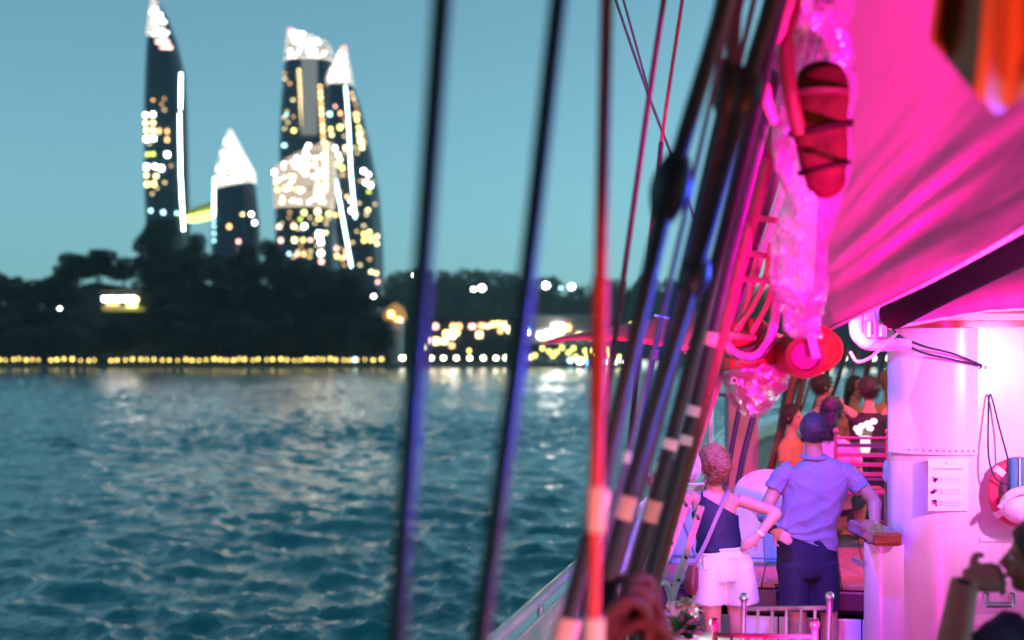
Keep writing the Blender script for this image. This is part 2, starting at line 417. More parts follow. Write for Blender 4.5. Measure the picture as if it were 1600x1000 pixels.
def fins(o, top, bot, m, step=7.0, thick=3.4, slope=0.0):
    front, ring, d = o_front[o]; p = bot
    while p > top:
        q = max(top, p - thick)
        lo, hi = ring(p, 20, .35), ring(q, 20, .3)
        if slope:
            for r in (lo, hi):
                cx = sum(v.x for v in r) / len(r)
                for v in r: v.z -= (v.x - cx) * slope
        MB().loft([lo, hi]).build('crown_fin', m, o); p -= step
def crown_lamps(o, top, bot, n, seed):
    rnd = random.Random(seed); front, ring, d = o_front[o]
    for _ in range(n):
        py = bot - (bot - top) * rnd.random() ** 1.3 * .92; r = ring(py); x0, x1 = min(v.x for v in r), max(v.x for v in r); x = lerp(x0, x1, rnd.uniform(.12, .88)); px = 800 + x / d * FPX
        MB().box((x, front(px, py) - .4, P(px, py, d).z), (rnd.uniform(.35, 1.0), .8, .42)).build('crown_lamp', CROWNB, o)
# slender left tower
T1 = tower('residential_tower', 'slender dark tower with a lit spire crown and one long white light strip', [(-8, 239), (20, 236), (65, 232), (120, 229), (180, 227), (300, 228), (410, 232), (520, 234)], [(-8, 241), (0, 245), (30, 262), (65, 275), (118, 288), (180, 291), (300, 294), (400, 298), (520, 300)], TD, 18, -8, 520)
fins(T1, -6, 66, CROWN, slope=.45); crown_lamps(T1, 0, 62, 30, 1)
for py, a, b in ((72, 247, 275), (80, 254, 279)):
    win(T1, (a + b) / 2, py, b - a, 5, 'p')
strip(T1, [(286.5, 118), (287, 174)], 1.6, STRIPW); strip(T1, [(286, 181), (287.5, 270), (292, 362)], 1.6, STRIPW)
wins(T1, '234,184,W 247,184,W 234,196,w 247,197,w 236,208,w 247,208,w 236,221,W,9,8 247,221,W,9,8 257,209,o,4,7 269,210,o,4,8 269,223,o,5,8 238,245,g 247,245,g 269,246,W,7,8 236,264,W,7,9 250,264,W 260,267,W,8,8 236,277,w 252,279,w 237,291,y,8,8 248,291,y,8,8 243,332,c,5,5 263,335,c,5,6 283,336,c,4,4 246,356,y,5,5 254,356,y,4,5 247,162,o,3,3')
# short pointed tower
T2 = tower('residential_tower', 'short pointed tower with a bright white triangular crown between the tall towers', [(203, 358), (252, 342), (290, 335), (345, 332), (420, 332), (520, 332)], [(203, 361), (240, 378), (275, 396), (310, 400), (345, 404), (420, 406), (520, 406)], TD - 30, 18, 203, 520)
fins(T2, 204, 292, glow('crown_white', (1, .95, .84), 1.7), step=6.5, thick=3.6, slope=-.2)
crown_lamps(T2, 210, 288, 40, 2); strip(T2, [(339.5, 281), (339.5, 340)], 1.6, STRIPW)
wins(T2, '340,347,c,3,4 340,356,c,3,4 340,367,c,3,4 340,378,c,3,4 342,411,c,4,4 385,338,w,4,4 397,337,W,6,5 401,350,W,5,6 365,357,o,6,8 379,380,p,6,6 380,392,p,5,4')
# wide group: tall back tower
T3 = tower('residential_tower', 'tall tower at the back of the wide group with a slanting lit crown', [(44, 450), (60, 450), (100, 446), (170, 440), (230, 438), (520, 438)], [(44, 455), (56, 482), (70, 514), (90, 521), (140, 523), (520, 530)], TD + 40, 24, 44, 520)
fins(T3, 46, 98, CROWN, step=8.5, thick=3.2, slope=0.0)
crown_lamps(T3, 50, 96, 44, 3); front, ring, d = o_front[T3]
MB().box((P(489, 160, d).x, front(489, 160) - .3, P(489, 158, d).z), (24 * d / FPX, 1.2, 118 * d / FPX)).build('stair_panel', m_grey, T3)
for i in range(13): win(T3, 473 + i * .45, 118 + i * 8, 4, 3, 'w')
for i in range(12): win(T3, 505 + i * .5, 142 + i * 8.5, 6, 4, 'w' if i % 3 else 'o')
wins(T3, '465,210,y,6,6 450,232,c,8,4 453,185,c,3,3')
MB().ball(P(455, 48, TD + 25), .9, 8, 6).build('beacon', REDL, T3, smooth=True)
# right tower
T4 = tower('residential_tower', 'right tower of the wide group with two slanting white light strips', [(71, 536), (100, 522), (120, 512), (200, 511), (300, 516), (430, 530), (520, 534)], [(71, 539), (100, 545), (130, 550), (170, 564), (230, 578), (300, 592), (380, 598), (520, 602)], TD - 10, 24, 71, 520)
fins(T4, 73, 134, CROWN, step=7, thick=3.2); crown_lamps(T4, 80, 130, 46, 4)
strip(T4, [(543, 140), (549, 200), (553, 270), (560, 345)], 1.4, STRIP); strip(T4, [(525, 258), (536, 320), (545, 370), (554, 420)], 1.4, STRIP)
wins(T4, '519,183,c,6,7 528,172,p,4,4 536,183,o,5,6 521,207,y,5,6 536,205,y,7,8 523,216,w,5,5 528,237,W,6,6 534,248,W,5,5 545,237,w,6,8 533,262,y,7,8 540,268,y,6,8 537,255,w 560,183,o,6,6 561,192,y,6,5 564,204,y,6,5 565,214,w,7,6 567,226,w,9,9 569,236,w,8,5 572,272,W,7,7 579,277,W,6,6 576,290,W,8,6 582,294,W,7,6 580,304,g,6,4 579,332,w,7,4 555,333,W,8,9 553,318,W,4,6 547,312,w,3,5 573,369,y,6,6 581,366,y,6,7 573,379,y,6,6 583,377,y,8,9 592,372,w,5,7 592,383,w,5,6 584,427,w,6,5 591,429,w,6,5 593,442,p,5,6 545,395,o,3,8 549,385,o,3,10 541,405,o,5,5')
MB().ball(P(538, 75, TD - 24), .9, 8, 6).build('beacon', REDL, T4, smooth=True)
# low front tower with the big leaf-shaped lit top
T5 = tower('residential_tower', 'lower front tower whose broad beige lit top leans like a leaf', [(222, 514), (232, 484), (250, 450), (264, 430), (290, 429), (330, 431), (520, 434)], [(222, 520), (250, 523), (290, 525), (330, 520), (420, 530), (520, 534)], TD - 40, 20, 222, 520)
fins(T5, 224, 326, CROWN2, step=8, thick=4.4, slope=.0); crown_lamps(T5, 240, 320, 46, 5)
for i in range(7): win(T5, 483, 228 + i * 8, 6, 5, 'W')
for i in range(9): win(T5, 512, 228 + i * 9, 7, 5, 'w')
wins(T5, '433,272,W,8,7 436,286,w,4,10 440,300,w,10,4 462,280,w,12,4 470,262,w,10,4 495,262,w,10,5 455,298,y,16,5 472,300,y,14,4 503,298,y,14,6 500,280,w,12,5 447,318,w,6,5 481,336,y,6,8 501,334,w,9,9 503,345,y,8,5 516,336,y,8,6 526,337,o,8,5 475,346,g,5,5 441,357,p,8,7 444,378,p,7,8 465,357,w,7,6 481,357,W,7,7 466,378,w,8,8 479,378,y,5,6 490,378,p,7,5 504,370,W,10,14 506,381,W,8,6 513,366,w,4,5 470,400,p,7,5 480,400,o,6,6 506,398,W,9,7 507,411,p,8,7 526,389,p,9,6 527,401,y,9,7 457,399,c,4,4 509,432,y,8,8 541,402,p,4,5')
DIM = dict(w=glow('dim_warm', (1, .7, .35), 4.0), y=glow('dim_yellow', (1, .85, .35), 4.0), o=glow('dim_orange', (1, .5, .2), 3.0)); LC.update({'1': DIM['w'], '2': DIM['y'], '3': DIM['o']})
rw = random.Random(21)
for T, x0, x1, y0, y1, n in ((T4, 535, 590, 150, 430, 46), (T5, 438, 522, 335, 415, 26), (T3, 446, 468, 120, 230, 9), (T1, 234, 280, 160, 340, 12)):
    for _ in range(n):
        py = y0 + 8.6 * rw.randrange(int((y1 - y0) / 8.6)); px = rw.uniform(x0, x1); fr_, rg_, dd_ = o_front[T]; xs_ = [800 + v_.x / dd_ * FPX for v_ in rg_(py)]; win(T, min(max(px, min(xs_) + 5), max(xs_) - 5), py, rw.uniform(3, 6), 3.2, rw.choice('1123'))
# sky bridge between the two left towers
o = thing('sky_bridge', (P(316, 340, TD - 15).x, TD - 15, 0.6), 'green lit bridge joining the slender tower to the short pointed one', 'bridge')
MB().beam(P(296, 343, TD - 8), P(335, 335, TD - 20), 5, 2.2).build('deck', GRN, o); MB().beam(P(300, 332, TD - 8), P(333, 321, TD - 20), 4, 2.6).build('roof', mat('bridge_roof', (.12, .16, .05), .7, emit=(.5, .6, .1), estr=.07), o)
for px in (303, 316, 329): MB().tube([P(px, 343, TD - 14), P(px, 328, TD - 14)], .35, 6).build('post', m_slab, o)

# --- low buildings and lights on the right shore
m_wallw = mat('render_wall', (.42, .4, .36), .8, var=.15); m_walld = mat('dark_wall', (.05, .06, .07), .8, var=.3, vscale=.3)
def flat_win(o, d, s, name='window'):
    for t in s.split():
        a = t.split(','); c = P(float(a[0]), float(a[1]), d); k = d / FPX
        MB().box(c, ((float(a[3]) if len(a) > 3 else 7) * k, .5, (float(a[4]) if len(a) > 4 else 6) * k)).build(name, LC[a[2]], o)
def block(name, label, d, px0, px1, py0, depth, wm, roof=None):
    a, b = P(px0, py0, d), P(px1, py0, d); o = thing(name, ((a.x + b.x) / 2, d, .6), label, 'building')
    MB().box(((a.x + b.x) / 2, d + depth / 2, (a.z + .6) / 2), (b.x - a.x, depth, a.z - .6)).build('wall', wm, o)
    MB().box(((a.x + b.x) / 2, d + depth / 2 - .6, a.z + .35), (b.x - a.x + 2.4, depth + 2.4, .7)).build('roof', roof or wm, o)
    return o
o = block('hotel_block', 'dark low waterfront block with scattered warm lit windows between the two near ropes', 430, 652, 808, 500, 16, m_walld)
flat_win(o, 429.8, '680,510,p,8,7 708,510,o,7,7 717,510,o,7,7 697,521,y,7,7 706,523,W,9,9 714,520,y,6,6 670,532,p,4,6 681,533,w,8,9 694,533,w,9,7 662,543,g,4,5 738,510,p,9,6 753,509,o,8,6 762,510,p,7,5 770,507,y,6,6 779,506,y,6,6 788,508,w,6,8 795,515,w,6,8 782,517,o,5,6 749,523,w,8,8 706,540,o,6,6 733,548,y,3,4')
o = block('white_pavilion', 'long pale lit pavilion with a flat roof right of the second near rope', 440, 812, 936, 496, 14, m_wallw, mat('pale_roof', (.5, .5, .47), .7))
flat_win(o, 439.8, '824,515,b,4,4 846,524,W,10,7 858,522,W,12,8 872,513,W,16,12 887,512,o,8,8 862,530,w,30,4 905,524,w,8,6 925,526,o,8,6')
d = 380.0; c = P(618, 500, d); o = thing('dome_pavilion', (c.x, d, .6), 'small orange lit pavilion with a domed roof at the end of the wooded bank', 'building')
MB().lathe((c.x, d, .6), [(2.6, 0), (2.6, c.z - .6)], 16).build('wall', m_wallw, o, smooth=True)
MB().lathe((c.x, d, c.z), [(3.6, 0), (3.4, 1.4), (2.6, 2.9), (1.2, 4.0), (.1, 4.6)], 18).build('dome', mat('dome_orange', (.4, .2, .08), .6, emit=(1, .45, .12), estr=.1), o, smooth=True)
flat_win(o, d - 3.6, '611,491,y,7,8 622,499,o,10,5 628,501,p,5,4')
# pavilion up on the wooded bank
d = 372.0; c = P(188, 478, d); zb = bank_z(c.x, d)
o = thing('bank_pavilion', (c.x, d, zb), 'small yellow lit pavilion among the dark trees on the left bank', 'building')
MB().box((c.x, d + 3, c.z - .6), (9.6, 6, 1.2)).build('wall', mat('pav_wall', (.3, .28, .15), .8, emit=(.8, .7, .1), estr=.07), o)
MB().box((c.x, d + 2, P(188, 455, d).z), (11, 9, .35)).build('roof', mat('pav_roof', (.06, .05, .03), .8), o)
for px in (155, 173, 191, 209, 221): MB().tube([P(px, 478, d - 2), P(px, 455, d - 2)], .1, 6).build('post', m_post, o)
flat_win(o, d - .4, '163,467,W,5,6 172,467,W,6,7 180,467,W,5,6 189,467,W,5,6 198,467,W,7,7 208,467,W,6,7 213,468,w,5,6 176,475,o,18,3 206,477,y,14,4', 'lantern')
# floodlights and lamps here and there
def pole_lamp(px, py, d, kind, label, r=.5, zb=.6, name='floodlight'):
    c = P(px, py, d); o = thing(name, (c.x, d, zb), label, 'lamp')
    MB().tube([(c.x, d, zb), (c.x, d, c.z)], .09, 6).build('post', m_post, o); MB().ball((c.x, d - .3, c.z), (r, .3, r * .85), 10, 7).build('lamp_head', LC[kind], o, smooth=True)
for px, py, k, lab, r in ((740, 452, 'W', 'left small floodlight of the pair on the dark hill', .9), (753, 450, 'W', 'brighter right floodlight of the pair on the dark hill', 1.5), (853, 446, 'W', 'wide floodlight on the dark hill right of the second near rope', 1.6), (893, 448, 'W', 'round floodlight on the dark hill just left of the red rope', 1.4), (876, 450, 'c', 'faint bluish lamp between the two right floodlights', .6), (647, 430, 'W', 'tiny lamp near the hill crest beside the nearest rope', .5)):
    pole_lamp(px, py, HD - 170, k, lab, r)
for px, py, d, k, lab, r, zb in ((94, 482, 356, 'W', 'single white lamp low in the trees at the far left', .32, 2), (584, 463, 360, 'W', 'single white lamp at the right edge of the wooded bank', .4, 1), (555, 562, 352, 'c', 'cyan lamp above the yellow promenade lamps', .5, .8), (828, 558, 360, 'y', 'yellow lamp low on the shore beside the second near rope', .5, .8), (891, 563, 352, 'c', 'pale cyan quay lamp left of the red rope', .55, .8), (906, 564, 352, 'W', 'cream quay lamp close left of the red rope', .7, .8), (918, 567, 351, 'b', 'blue quay lamp at the left edge of the red rope', .5, .8), (968, 560, 352, 'y', 'yellow-green lamp right of the red rope on the quay', .8, .8), (988, 508, 430, 'y', 'yellow lamp high beside the thin dark rope over the pink canopy', .8, .6), (1145, 445, 700, 'W', 'white floodlight seen through the rope ladder', 1.2, .6), (1172, 444, 700, 'W', 'second white floodlight seen through the rope ladder', 1.2, .6), (1160, 452, 700, 'c', 'small cyan lamp between two floodlights behind the rope ladder', .7, .6), (824, 520, 429, 'W', 'white lamp beside the second near rope over the pavilion', .5, .6)):
    pole_lamp(px, py, d, k, lab, r, zb, 'shore_lamp')
for i, px in enumerate((938, 946, 956, 962, 972, 977)):
    pole_lamp(px, 566, 351.5, 'W' if i % 2 else 'c', ['tiny quay light behind the red rope', 'tiny quay light just right of the red rope'][i > 1], .25, .8, 'quay_light'); COL.objects[-1]
    for ob in COL.objects:
        if ob.name.startswith('quay_light'): ob['group'] = 'tiny quay lights'
# garden trees lit by lamps
for i in range(9):
    px = 812 + i * 13; x = P(px, 550, 372).x
    tree(x, 372, .6, random.uniform(4.5, 6), 2, 'small garden tree lit yellow on the quay below the pale pavilion', 'lit garden trees', 1.1, 'garden_tree')
m_gl = glow('garden_lamp_light', (.95, .9, .2), 5.0)
proto = None
for i in range(15):
    px = 838 + i * 8.2 + random.uniform(-4, 4); c = P(px, random.uniform(543, 561), 364)
    if proto is None:
        proto = thing('garden_lamp', c, 'x', 'lamp'); MB().ball(c, .5, 9, 6).build('globe', m_gl, proto, smooth=True); MB().tube([c, (c.x, c.y, .6)], .06, 6).build('post', m_post, proto); o = proto
    else: o = copy_tree(proto); o.location = c
    o['label'] = 'round yellow garden lamp on the quay under the pale pavilion'; o['group'] = 'yellow garden lamps'
# buoy and white motor boat
c = P(907, 578, 330); o = thing('buoy', (c.x, 330, -.2), 'small red lit buoy on the water left of the red rope', 'buoy')
MB().lathe((c.x, 330, -.2), [(.7, 0), (.8, .5), (.3, .9), (.1, c.z + .2)], 12).build('float', mat('buoy_red', (.4, .03, .03), .5), o, smooth=True); MB().ball(c, .4, 8, 6).build('lamp', REDL, o, smooth=True)
d = 340.0; a, b = P(1002, 573, d), P(1036, 573, d); o = thing('motor_boat', ((a.x + b.x) / 2, d, 0), 'small white motor boat on the water behind the shrouds', 'boat')
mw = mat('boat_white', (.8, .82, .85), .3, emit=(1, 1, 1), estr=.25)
z0 = .05; z1 = P(0, 569, d).z
MB().loft([[V((a.x + .35, d - .3, z0)), V((b.x - .2, d - .35, z0)), V((b.x - .2, d + .35, z0)), V((a.x + .35, d + .3, z0))], [V((a.x - .1, d - .1, z1 + .9)), V((b.x, d - .6, z1 + .6)), V((b.x, d + .6, z1 + .6)), V((a.x - .1, d + .1, z1 + .9))]]).build('hull', mw, o, bevel=.08)
MB().box(((a.x + b.x) / 2 + .4, d, z1 + .9), (2.4, 1.4, 1.0)).build('cabin', mat('boat_cabin', (.5, .55, .6), .2), o, bevel=.1)
# ------------------------------------------------------------------ the ship: deck, rail, platform
m_white = mat('white_paint', (.78, .78, .78), .35, var=.05, vscale=2.0, bump=.15, bscale=14)
m_whiteg = mat('white_gloss', (.75, .76, .78), .18, var=.06, vscale=3)
m_teak = mat('teak', (.33, .19, .10), .45, var=.35, vscale=6, stretch=(6, .6, 6), bump=.2, bscale=40)
m_maho = mat('varnished_mahogany', (.22, .06, .03), .2, var=.4, vscale=5, stretch=(1, 6, 6), coat=.6)
m_steel = mat('brushed_steel', (.62, .62, .64), .28, metal=1.0, var=.15, vscale=20)
m_dark = mat('black_metal', (.02, .02, .025), .4)
m_hull = mat('hull_paint', (.35, .4, .42), .3, var=.2, vscale=3)
deck = struct(MB().box(S(20, 1.6, -.08), (5.9, 25.9, .1), (RT, FW, UP)).build('deck', mat('caulk', (.03, .025, .02), .8)))
for i in range(13):
    t = -1.2 + i * .19
    MB().box(S(11, t, -.012), (.18, 34, .05), (RT, FW, UP)).build('plank', m_teak, deck, bevel=.006)
# hull side and rail along the port side, curving in to the bow
def port(s):  # half-breadth line
    return -1.29 + (0 if s < 20 else .0105 * (s - 20) ** 2)
ss = [3.0 + i * .9 for i in range(31)]
rail = thing('ship_rail', S(10, -1.3, 0), 'long pale ship bulwark with a capped rail running forward beside the water', 'rail')
def sweep(name, prof, m, parent, smooth=False, rise=lambda s: 0.0):
    rings = [[S(s, port(s) + a, b + rise(s)) for a, b in prof] for s in ss]
    return MB().loft(rings).build(name, m, parent, smooth=smooth)
rise = lambda s: max(0, (s - 18)) * .012
sweep('hull_side', [(-.10, -2.2), (-.04, .72), (-.01, .72), (-.05, -2.2)], m_hull, rail, rise=rise)
sweep('bulwark', [(-.03, -.05), (-.03, .70), (.03, .70), (.03, -.05)], mat('bulwark_cream', (.62, .52, .44), .5, var=.15, vscale=2), rail, rise=rise)
cap = sweep('cap_rail', [(-.17, .715), (-.17, .785), (.13, .785), (.13, .715)], m_whiteg, rail, rise=rise)
MB().loft([[S(s, port(s) + .03 + .028 * math.cos(k * .785), 1.0 + rise(s) + .028 * math.sin(k * .785)) for k in range(8)] for s in ss]).build('hand_rail', m_whiteg, rail, smooth=True)
for s in ss[::2]: MB().tube([S(s, port(s) + .03, .78 + rise(s)), S(s, port(s) + .03, 1.0 + rise(s))], .016, 8).build('stanchion', m_steel, rail, smooth=True)
# netting between hand rail and deck
mb = MB()
for i in range(150):
    s0 = 4.0 + i * .045
    for dr in (1, -1):
        a, b = (S(s0, -1.2, .96), S(s0 + .35 * dr, -1.2, .30)); mb.tube([a, b], .003, 4)
o = thing('safety_net', S(7, -1.2, .3), 'white diamond mesh safety net hung inside the rail', 'net'); n_ = mb.build('mesh', mat('net_white', (.75, .75, .78), .7), o); n_['kind'] = 'stuff'
MB().tube([S(4, -1.2, .97), S(10.8, -1.2, .97)], .008, 6).build('border_rope', mat('net_white', (.75, .75, .78), .7), o)
# raised fore platform
PF = 9.75
pl = thing('raised_platform', S(PF + .2, .3, 0), 'raised wooden fore platform with a dark step edge behind the man', 'platform')
for i in range(14):
    t = -.95 + i * .175
    MB().box(S(PF + 9, t, .585), (.168, 18, .03), (RT, FW, UP)).build('plank', m_teak, pl, bevel=.004)
MB().box(S(PF + 9, .2, .30), (2.5, 17.8, .54), (RT, FW, UP)).build('core', mat('caulk', (.03, .025, .02), .8), pl)
MB().box(S(PF - .02, .2, .50), (2.52, .05, .13), (RT, FW, UP)).build('nosing', m_dark, pl, bevel=.01)
for i in range(9): MB().box(S(PF - .12, -.9 + i * .27, .20), (.262, .04, .40), (RT, FW, UP)).build('panel', m_whiteg, pl, bevel=.006)

# ------------------------------------------------------------------ deckhouse on the right
HD_ = 7.8
m_wall = mat('deckhouse_white', (.66, .66, .67), .3, var=.12, vscale=2.2, stretch=(2.5, 2.5, .35), bump=.2, bscale=7)
dh = thing('deckhouse', P(1560, 1000, HD_ + 1), 'white deckhouse with a rounded corner and curved overhanging roof', 'deckhouse')
def hx(px): return P(px, 500, HD_).x
def plan(grow=0.0, left=1415, rc=.30):
    """plan outline of the house: aft face across the view, rounded port corner, running forward"""
    x0 = hx(left) - grow; y0 = HD_ - grow; pts = []
    for k in range(13):
        a = math.pi * (1 + k / 24 * 1.0)
        pts.append((x0 + rc + grow + (rc + grow) * math.cos(a), y0 + rc + grow + (rc + grow) * math.sin(a)))
    far = V((.30, 1.45, 0))
    pts += [(x0 + 2.6 + grow, y0), (x0 + 2.6 + far.x + grow, y0 + far.y + grow)]
    pts += [(x0 + far.x + .06, y0 + rc + far.y + grow)]
    return pts
def wall_prism(z0, z1, grow=0.0, left=1415, rc=.30):
    mb = MB(); p = plan(grow, left, rc); mb.loft([[V((x, y, z0)) for x, y in p], [V((x, y, z1)) for x, y in p]]); return mb
ZR = P(0, 512, HD_).z
wall_prism(DECK, ZR).build('wall', m_wall, dh, smooth=True, angle=50)
for k, (g, z0, z1, m) in enumerate(((.10, 0, .035, m_maho), (.13, .037, .075, mat('roof_trim', (.72, .36, .22), .35, var=.2)), (.16, .077, .115, m_maho), (.19, .117, .15, mat('roof_trim', (.72, .36, .22), .35, var=.2)))):
    wall_prism(ZR + z0, ZR + z1, g).build('roof_moulding', m, dh, smooth=True, angle=50)
# padded canvas roll over the roof edge
def roofedge(u, v):
    px = lerp(1388, 1760, u); w = math.sin(math.pi * min(1, u * 1.9 + .04) / 2) if u < .5 else 1.0
    top = interp([(1388, 497), (1420, 476), (1470, 458), (1530, 434), (1600, 415), (1760, 380)], px); bot = interp([(1388, 512), (1440, 503), (1490, 493), (1540, 484), (1600, 481), (1760, 478)], px)
    a = v * math.pi; py = lerp(bot, top, (1 - math.cos(a)) / 2)
    return P(px, py, 7.45 - .16 * math.sin(a) * w + .25 * v + .006 * math.sin(u * 60 + v * 3))
MB().grid(roofedge, 70, 16).build('canvas_roof', mat('canvas_lamp_pink', (.58, .07, .28), .75, bump=.3, bscale=120, wrinkle=.25, wscale=4), dh, smooth=True, solid=.012, angle=180)  # magenta lamp light is put into the canvas colour
MB().tube([roofedge(i / 40, 0) + V((0, -.012, -.004)) for i in range(41)], .009, 6).build('piping', m_white, dh, smooth=True)
# raised curved casing on the rounded corner
def casing():
    mb = MB(); g = .022; x0, y0, rc = hx(1415), HD_, .30; rings = []
    for z in (ZR - .002, P(0, 711, HD_).z):
        r = []
        for gg in (g, 0.001):
            seq = [(x0 + rc + (rc + gg) * math.cos(math.pi * (1.02 + k / 22 * .48)), y0 + rc + (rc + gg) * math.sin(math.pi * (1.02 + k / 22 * .48))) for k in range(23)] + [(hx(1519), y0 - gg), (hx(1528), y0 - gg * .1)]
            r += seq if gg == g else seq[::-1]
        rings.append([V((x, y, z)) for x, y in r])
    return mb.loft(rings)
casing().build('casing', m_wall, dh, smooth=True, angle=50)
for i in range(11):
    px = 1428 + i * 9.2; yy = HD_ + .30 - math.sqrt(max(0, .325 ** 2 - max(0, hx(1415) + .30 - hx(px)) ** 2)); MB().ball(V((hx(px), yy, P(0, 704, HD_).z)), .006, 8, 6).build('rivet', m_steel, dh, smooth=True)
MB().box(V((hx(1660), HD_ - .006, P(0, 842, HD_).z)), (hx(1790) - hx(1530), .012, .03)).build('rubbing_strip', m_white, dh, bevel=.004)
# low locker beside the house with a varnished top
lk = thing('side_locker', P(1390, 1010, HD_ + .3), 'low white locker left of the deckhouse with a varnished dark red top', 'locker')
zt = P(0, 858, HD_).z
mb = MB(); xl = hx(1368); pts = [(xl + .1 + .1 * math.cos(math.pi * (1 + k / 16)), HD_ + .16 + .1 + .1 * math.sin(math.pi * (1 + k / 16))) for k in range(9)] + [(hx(1440), HD_ + .16), (hx(1440) + .1, HD_ + .62), (xl + .1, HD_ + .62)]
mb.loft([[V((x, y, DECK)) for x, y in pts], [V((x, y, zt)) for x, y in pts]]).build('body', m_wall, lk, smooth=True, angle=50)
MB().box(V((hx(1392), HD_ + .36, zt + .045)), (.16, .62, .08)).build('top', m_maho, lk, bevel=.02)
MB().box(V((hx(1367) - .02, HD_ + .3, P(0, 890, HD_).z)), (.02, .2, .03)).build('hinge', m_steel, lk)
# small notice with three steps
m_paper = mat('paper', (.8, .8, .82), .5); m_ink = mat('ink_grey', (.25, .25, .3), .6); m_mag = mat('ink_magenta', (.35, .02, .22), .6)
yS = HD_ - .012
sg = thing('notice', P(1480, 798, HD_ - .01), 'white paper notice with steps 1, 2 and 3 on the deckhouse wall', 'sign')
def sgb(px0, py0, px1, py1, m, name, dy=.004):
    a, b = P(px0, py0, HD_), P(px1, py1, HD_); MB().box(((a.x + b.x) / 2, yS - dy, (a.z + b.z) / 2), (abs(b.x - a.x), .004, abs(b.z - a.z))).build(name, m, sg)
sgb(1449, 716, 1512, 798, m_paper, 'sheet', 0)
sgb(1457, 731.4, 1503, 733, m_ink, 'heading_line'); MB().lathe((P(1477, 723, HD_).x, yS - .004, P(1477, 723, HD_).z), [(.004, 0), (.002, .004)], 8, (0, -1, 0)).build('pin', m_dark, sg)
for k, py in enumerate((748, 767, 785)):
    text_part('123'[k], .036, V((P(1467, py + 4, HD_).x, yS - .005, P(1467, py + 4, HD_).z)), V((1, 0, 0)), V((0, 0, 1)), m_ink, sg)
    for q, (u, w) in enumerate(((-3, 24), (0.3, 28), (3.6, 22))): sgb(1474, py + u, 1474 + w, py + u + .9, mat('ink_pale', (.55, .55, .6), .6), 'text_line')
    c = P(1458.5, py, HD_); random.seed(k + 3)
    for q in range(5):
        a = random.uniform(0, 3.1); MB().box((c.x + random.uniform(-.012, .012), yS - .005, c.z + random.uniform(-.012, .012)), (.022, .003, .009), (V((math.cos(a), 0, math.sin(a))), V((0, 1, 0)), V((-math.sin(a), 0, math.cos(a))))).build('pictogram', m_mag, sg)
random.seed(11)
def wire(name, pts, r, m, label, cat='cable', n=6, k=8):
    return tag(MB().tube(smooth_path(pts, k), r, n).build(name, m, None, smooth=True), label, cat)
m_wire = mat('cable_navy', (.015, .02, .06), .4)
wire('cable', [P(1385, 480, 7.3), P(1400, 520, 7.5), P(1440, 540, 7.62), P(1490, 553, 7.7), P(1535, 571, 7.76)], .006, m_wire, 'upper thin dark cable drooping across the deckhouse corner')
wire('cable', [P(1388, 488, 7.3), P(1402, 526, 7.5), P(1436, 549, 7.62), P(1480, 560, 7.7), P(1534, 572, 7.76)], .006, m_wire, 'lower thin dark cable drooping across the deckhouse corner')
wire('cable', [P(1328, 550, 7.2), P(1340, 565, 7.2), P(1362, 557, 7.2), P(1384, 536, 7.25), P(1402, 521, 7.4)], .007, mat('cable_white', (.8, .78, .8), .4), 'loose white cable end looped under the bracket pipe')
hk = thing('wall_hook', P(1540, 575, 7.75), 'tiny metal hook on the deckhouse wall holding the dark cables', 'hook')
MB().box(P(1538, 571, 7.785), (.055, .02, .012)).build('plate', m_steel, hk); MB().tube([P(1540, 571, 7.77), P(1540, 576, 7.74)], .006, 6).build('pin', m_steel, hk)
# hanging bag, cap and life ring on the right wall
m_tealbag = mat('teal_fabric', (.03, .22, .30), .6, var=.2, bump=.3, bscale=80, wrinkle=.3)
bg_ = thing('hanging_bag', P(1595, 780, 7.7), 'teal flat bag hanging by a thin cord on the white wall', 'bag')
MB().box(P(1600, 757, 7.68), (.17, .07, .29)).build('body', m_tealbag, bg_, bevel=.02); MB().box(P(1593, 745, 7.635), (.006, .01, .2)).build('seam', mat('seam_pale', (.5, .7, .7), .6), bg_)
MB().tube(smooth_path([P(1575, 718, 7.68), P(1562, 670, 7.74), P(1547, 616, 7.77), P(1544, 660, 7.74), P(1545, 715, 7.7), P(1556, 748, 7.66), P(1577, 758, 7.64)], 8), .005, 6).build('cord', m_wire, bg_, smooth=True)
lr = MB(); c = P(1590, 768, 7.72); lr.loft([[c + V(((.135 + .03 * math.cos(b)) * math.cos(a), -.03 * math.sin(b), (.16 + .03 * math.cos(b)) * math.sin(a))) for b in [k * .785 for k in range(8)]] for a in [i * 2 * math.pi / 28 for i in range(29)]], True, False)
o = thing('life_ring', c - V((0, 0, .19)), 'red life ring hung on the wall behind the teal bag', 'life ring'); lr.build('ring', mat('ring_red', (.55, .04, .08), .45), o, smooth=True)
for a in (.8, 2.4, 3.9, 5.5): MB().tube([c + V((.135 * math.cos(a + q) , 0, .16 * math.sin(a + q))) for q in (-.12, 0, .12)], .034, 8).build('band', m_white, o, smooth=True)
cp = thing('sun_hat', P(1595, 815, 7.6), 'white cloth sun hat hanging below the teal bag', 'hat')
m_cap = mat('cap_white', (.75, .76, .8), .8, wrinkle=.6, wscale=9, bump=.3, bscale=120)
MB().ball(P(1602, 790, 7.6), (.135, .10, .105), 18, 12).build('crown', m_cap, cp, smooth=True)
MB().tube(smooth_path([P(1562, 792, 7.56), P(1580, 776, 7.52), P(1610, 768, 7.5), P(1640, 775, 7.52)], 5), [(.02, .012)] * 16, 8).build('brim', m_cap, cp, smooth=True)
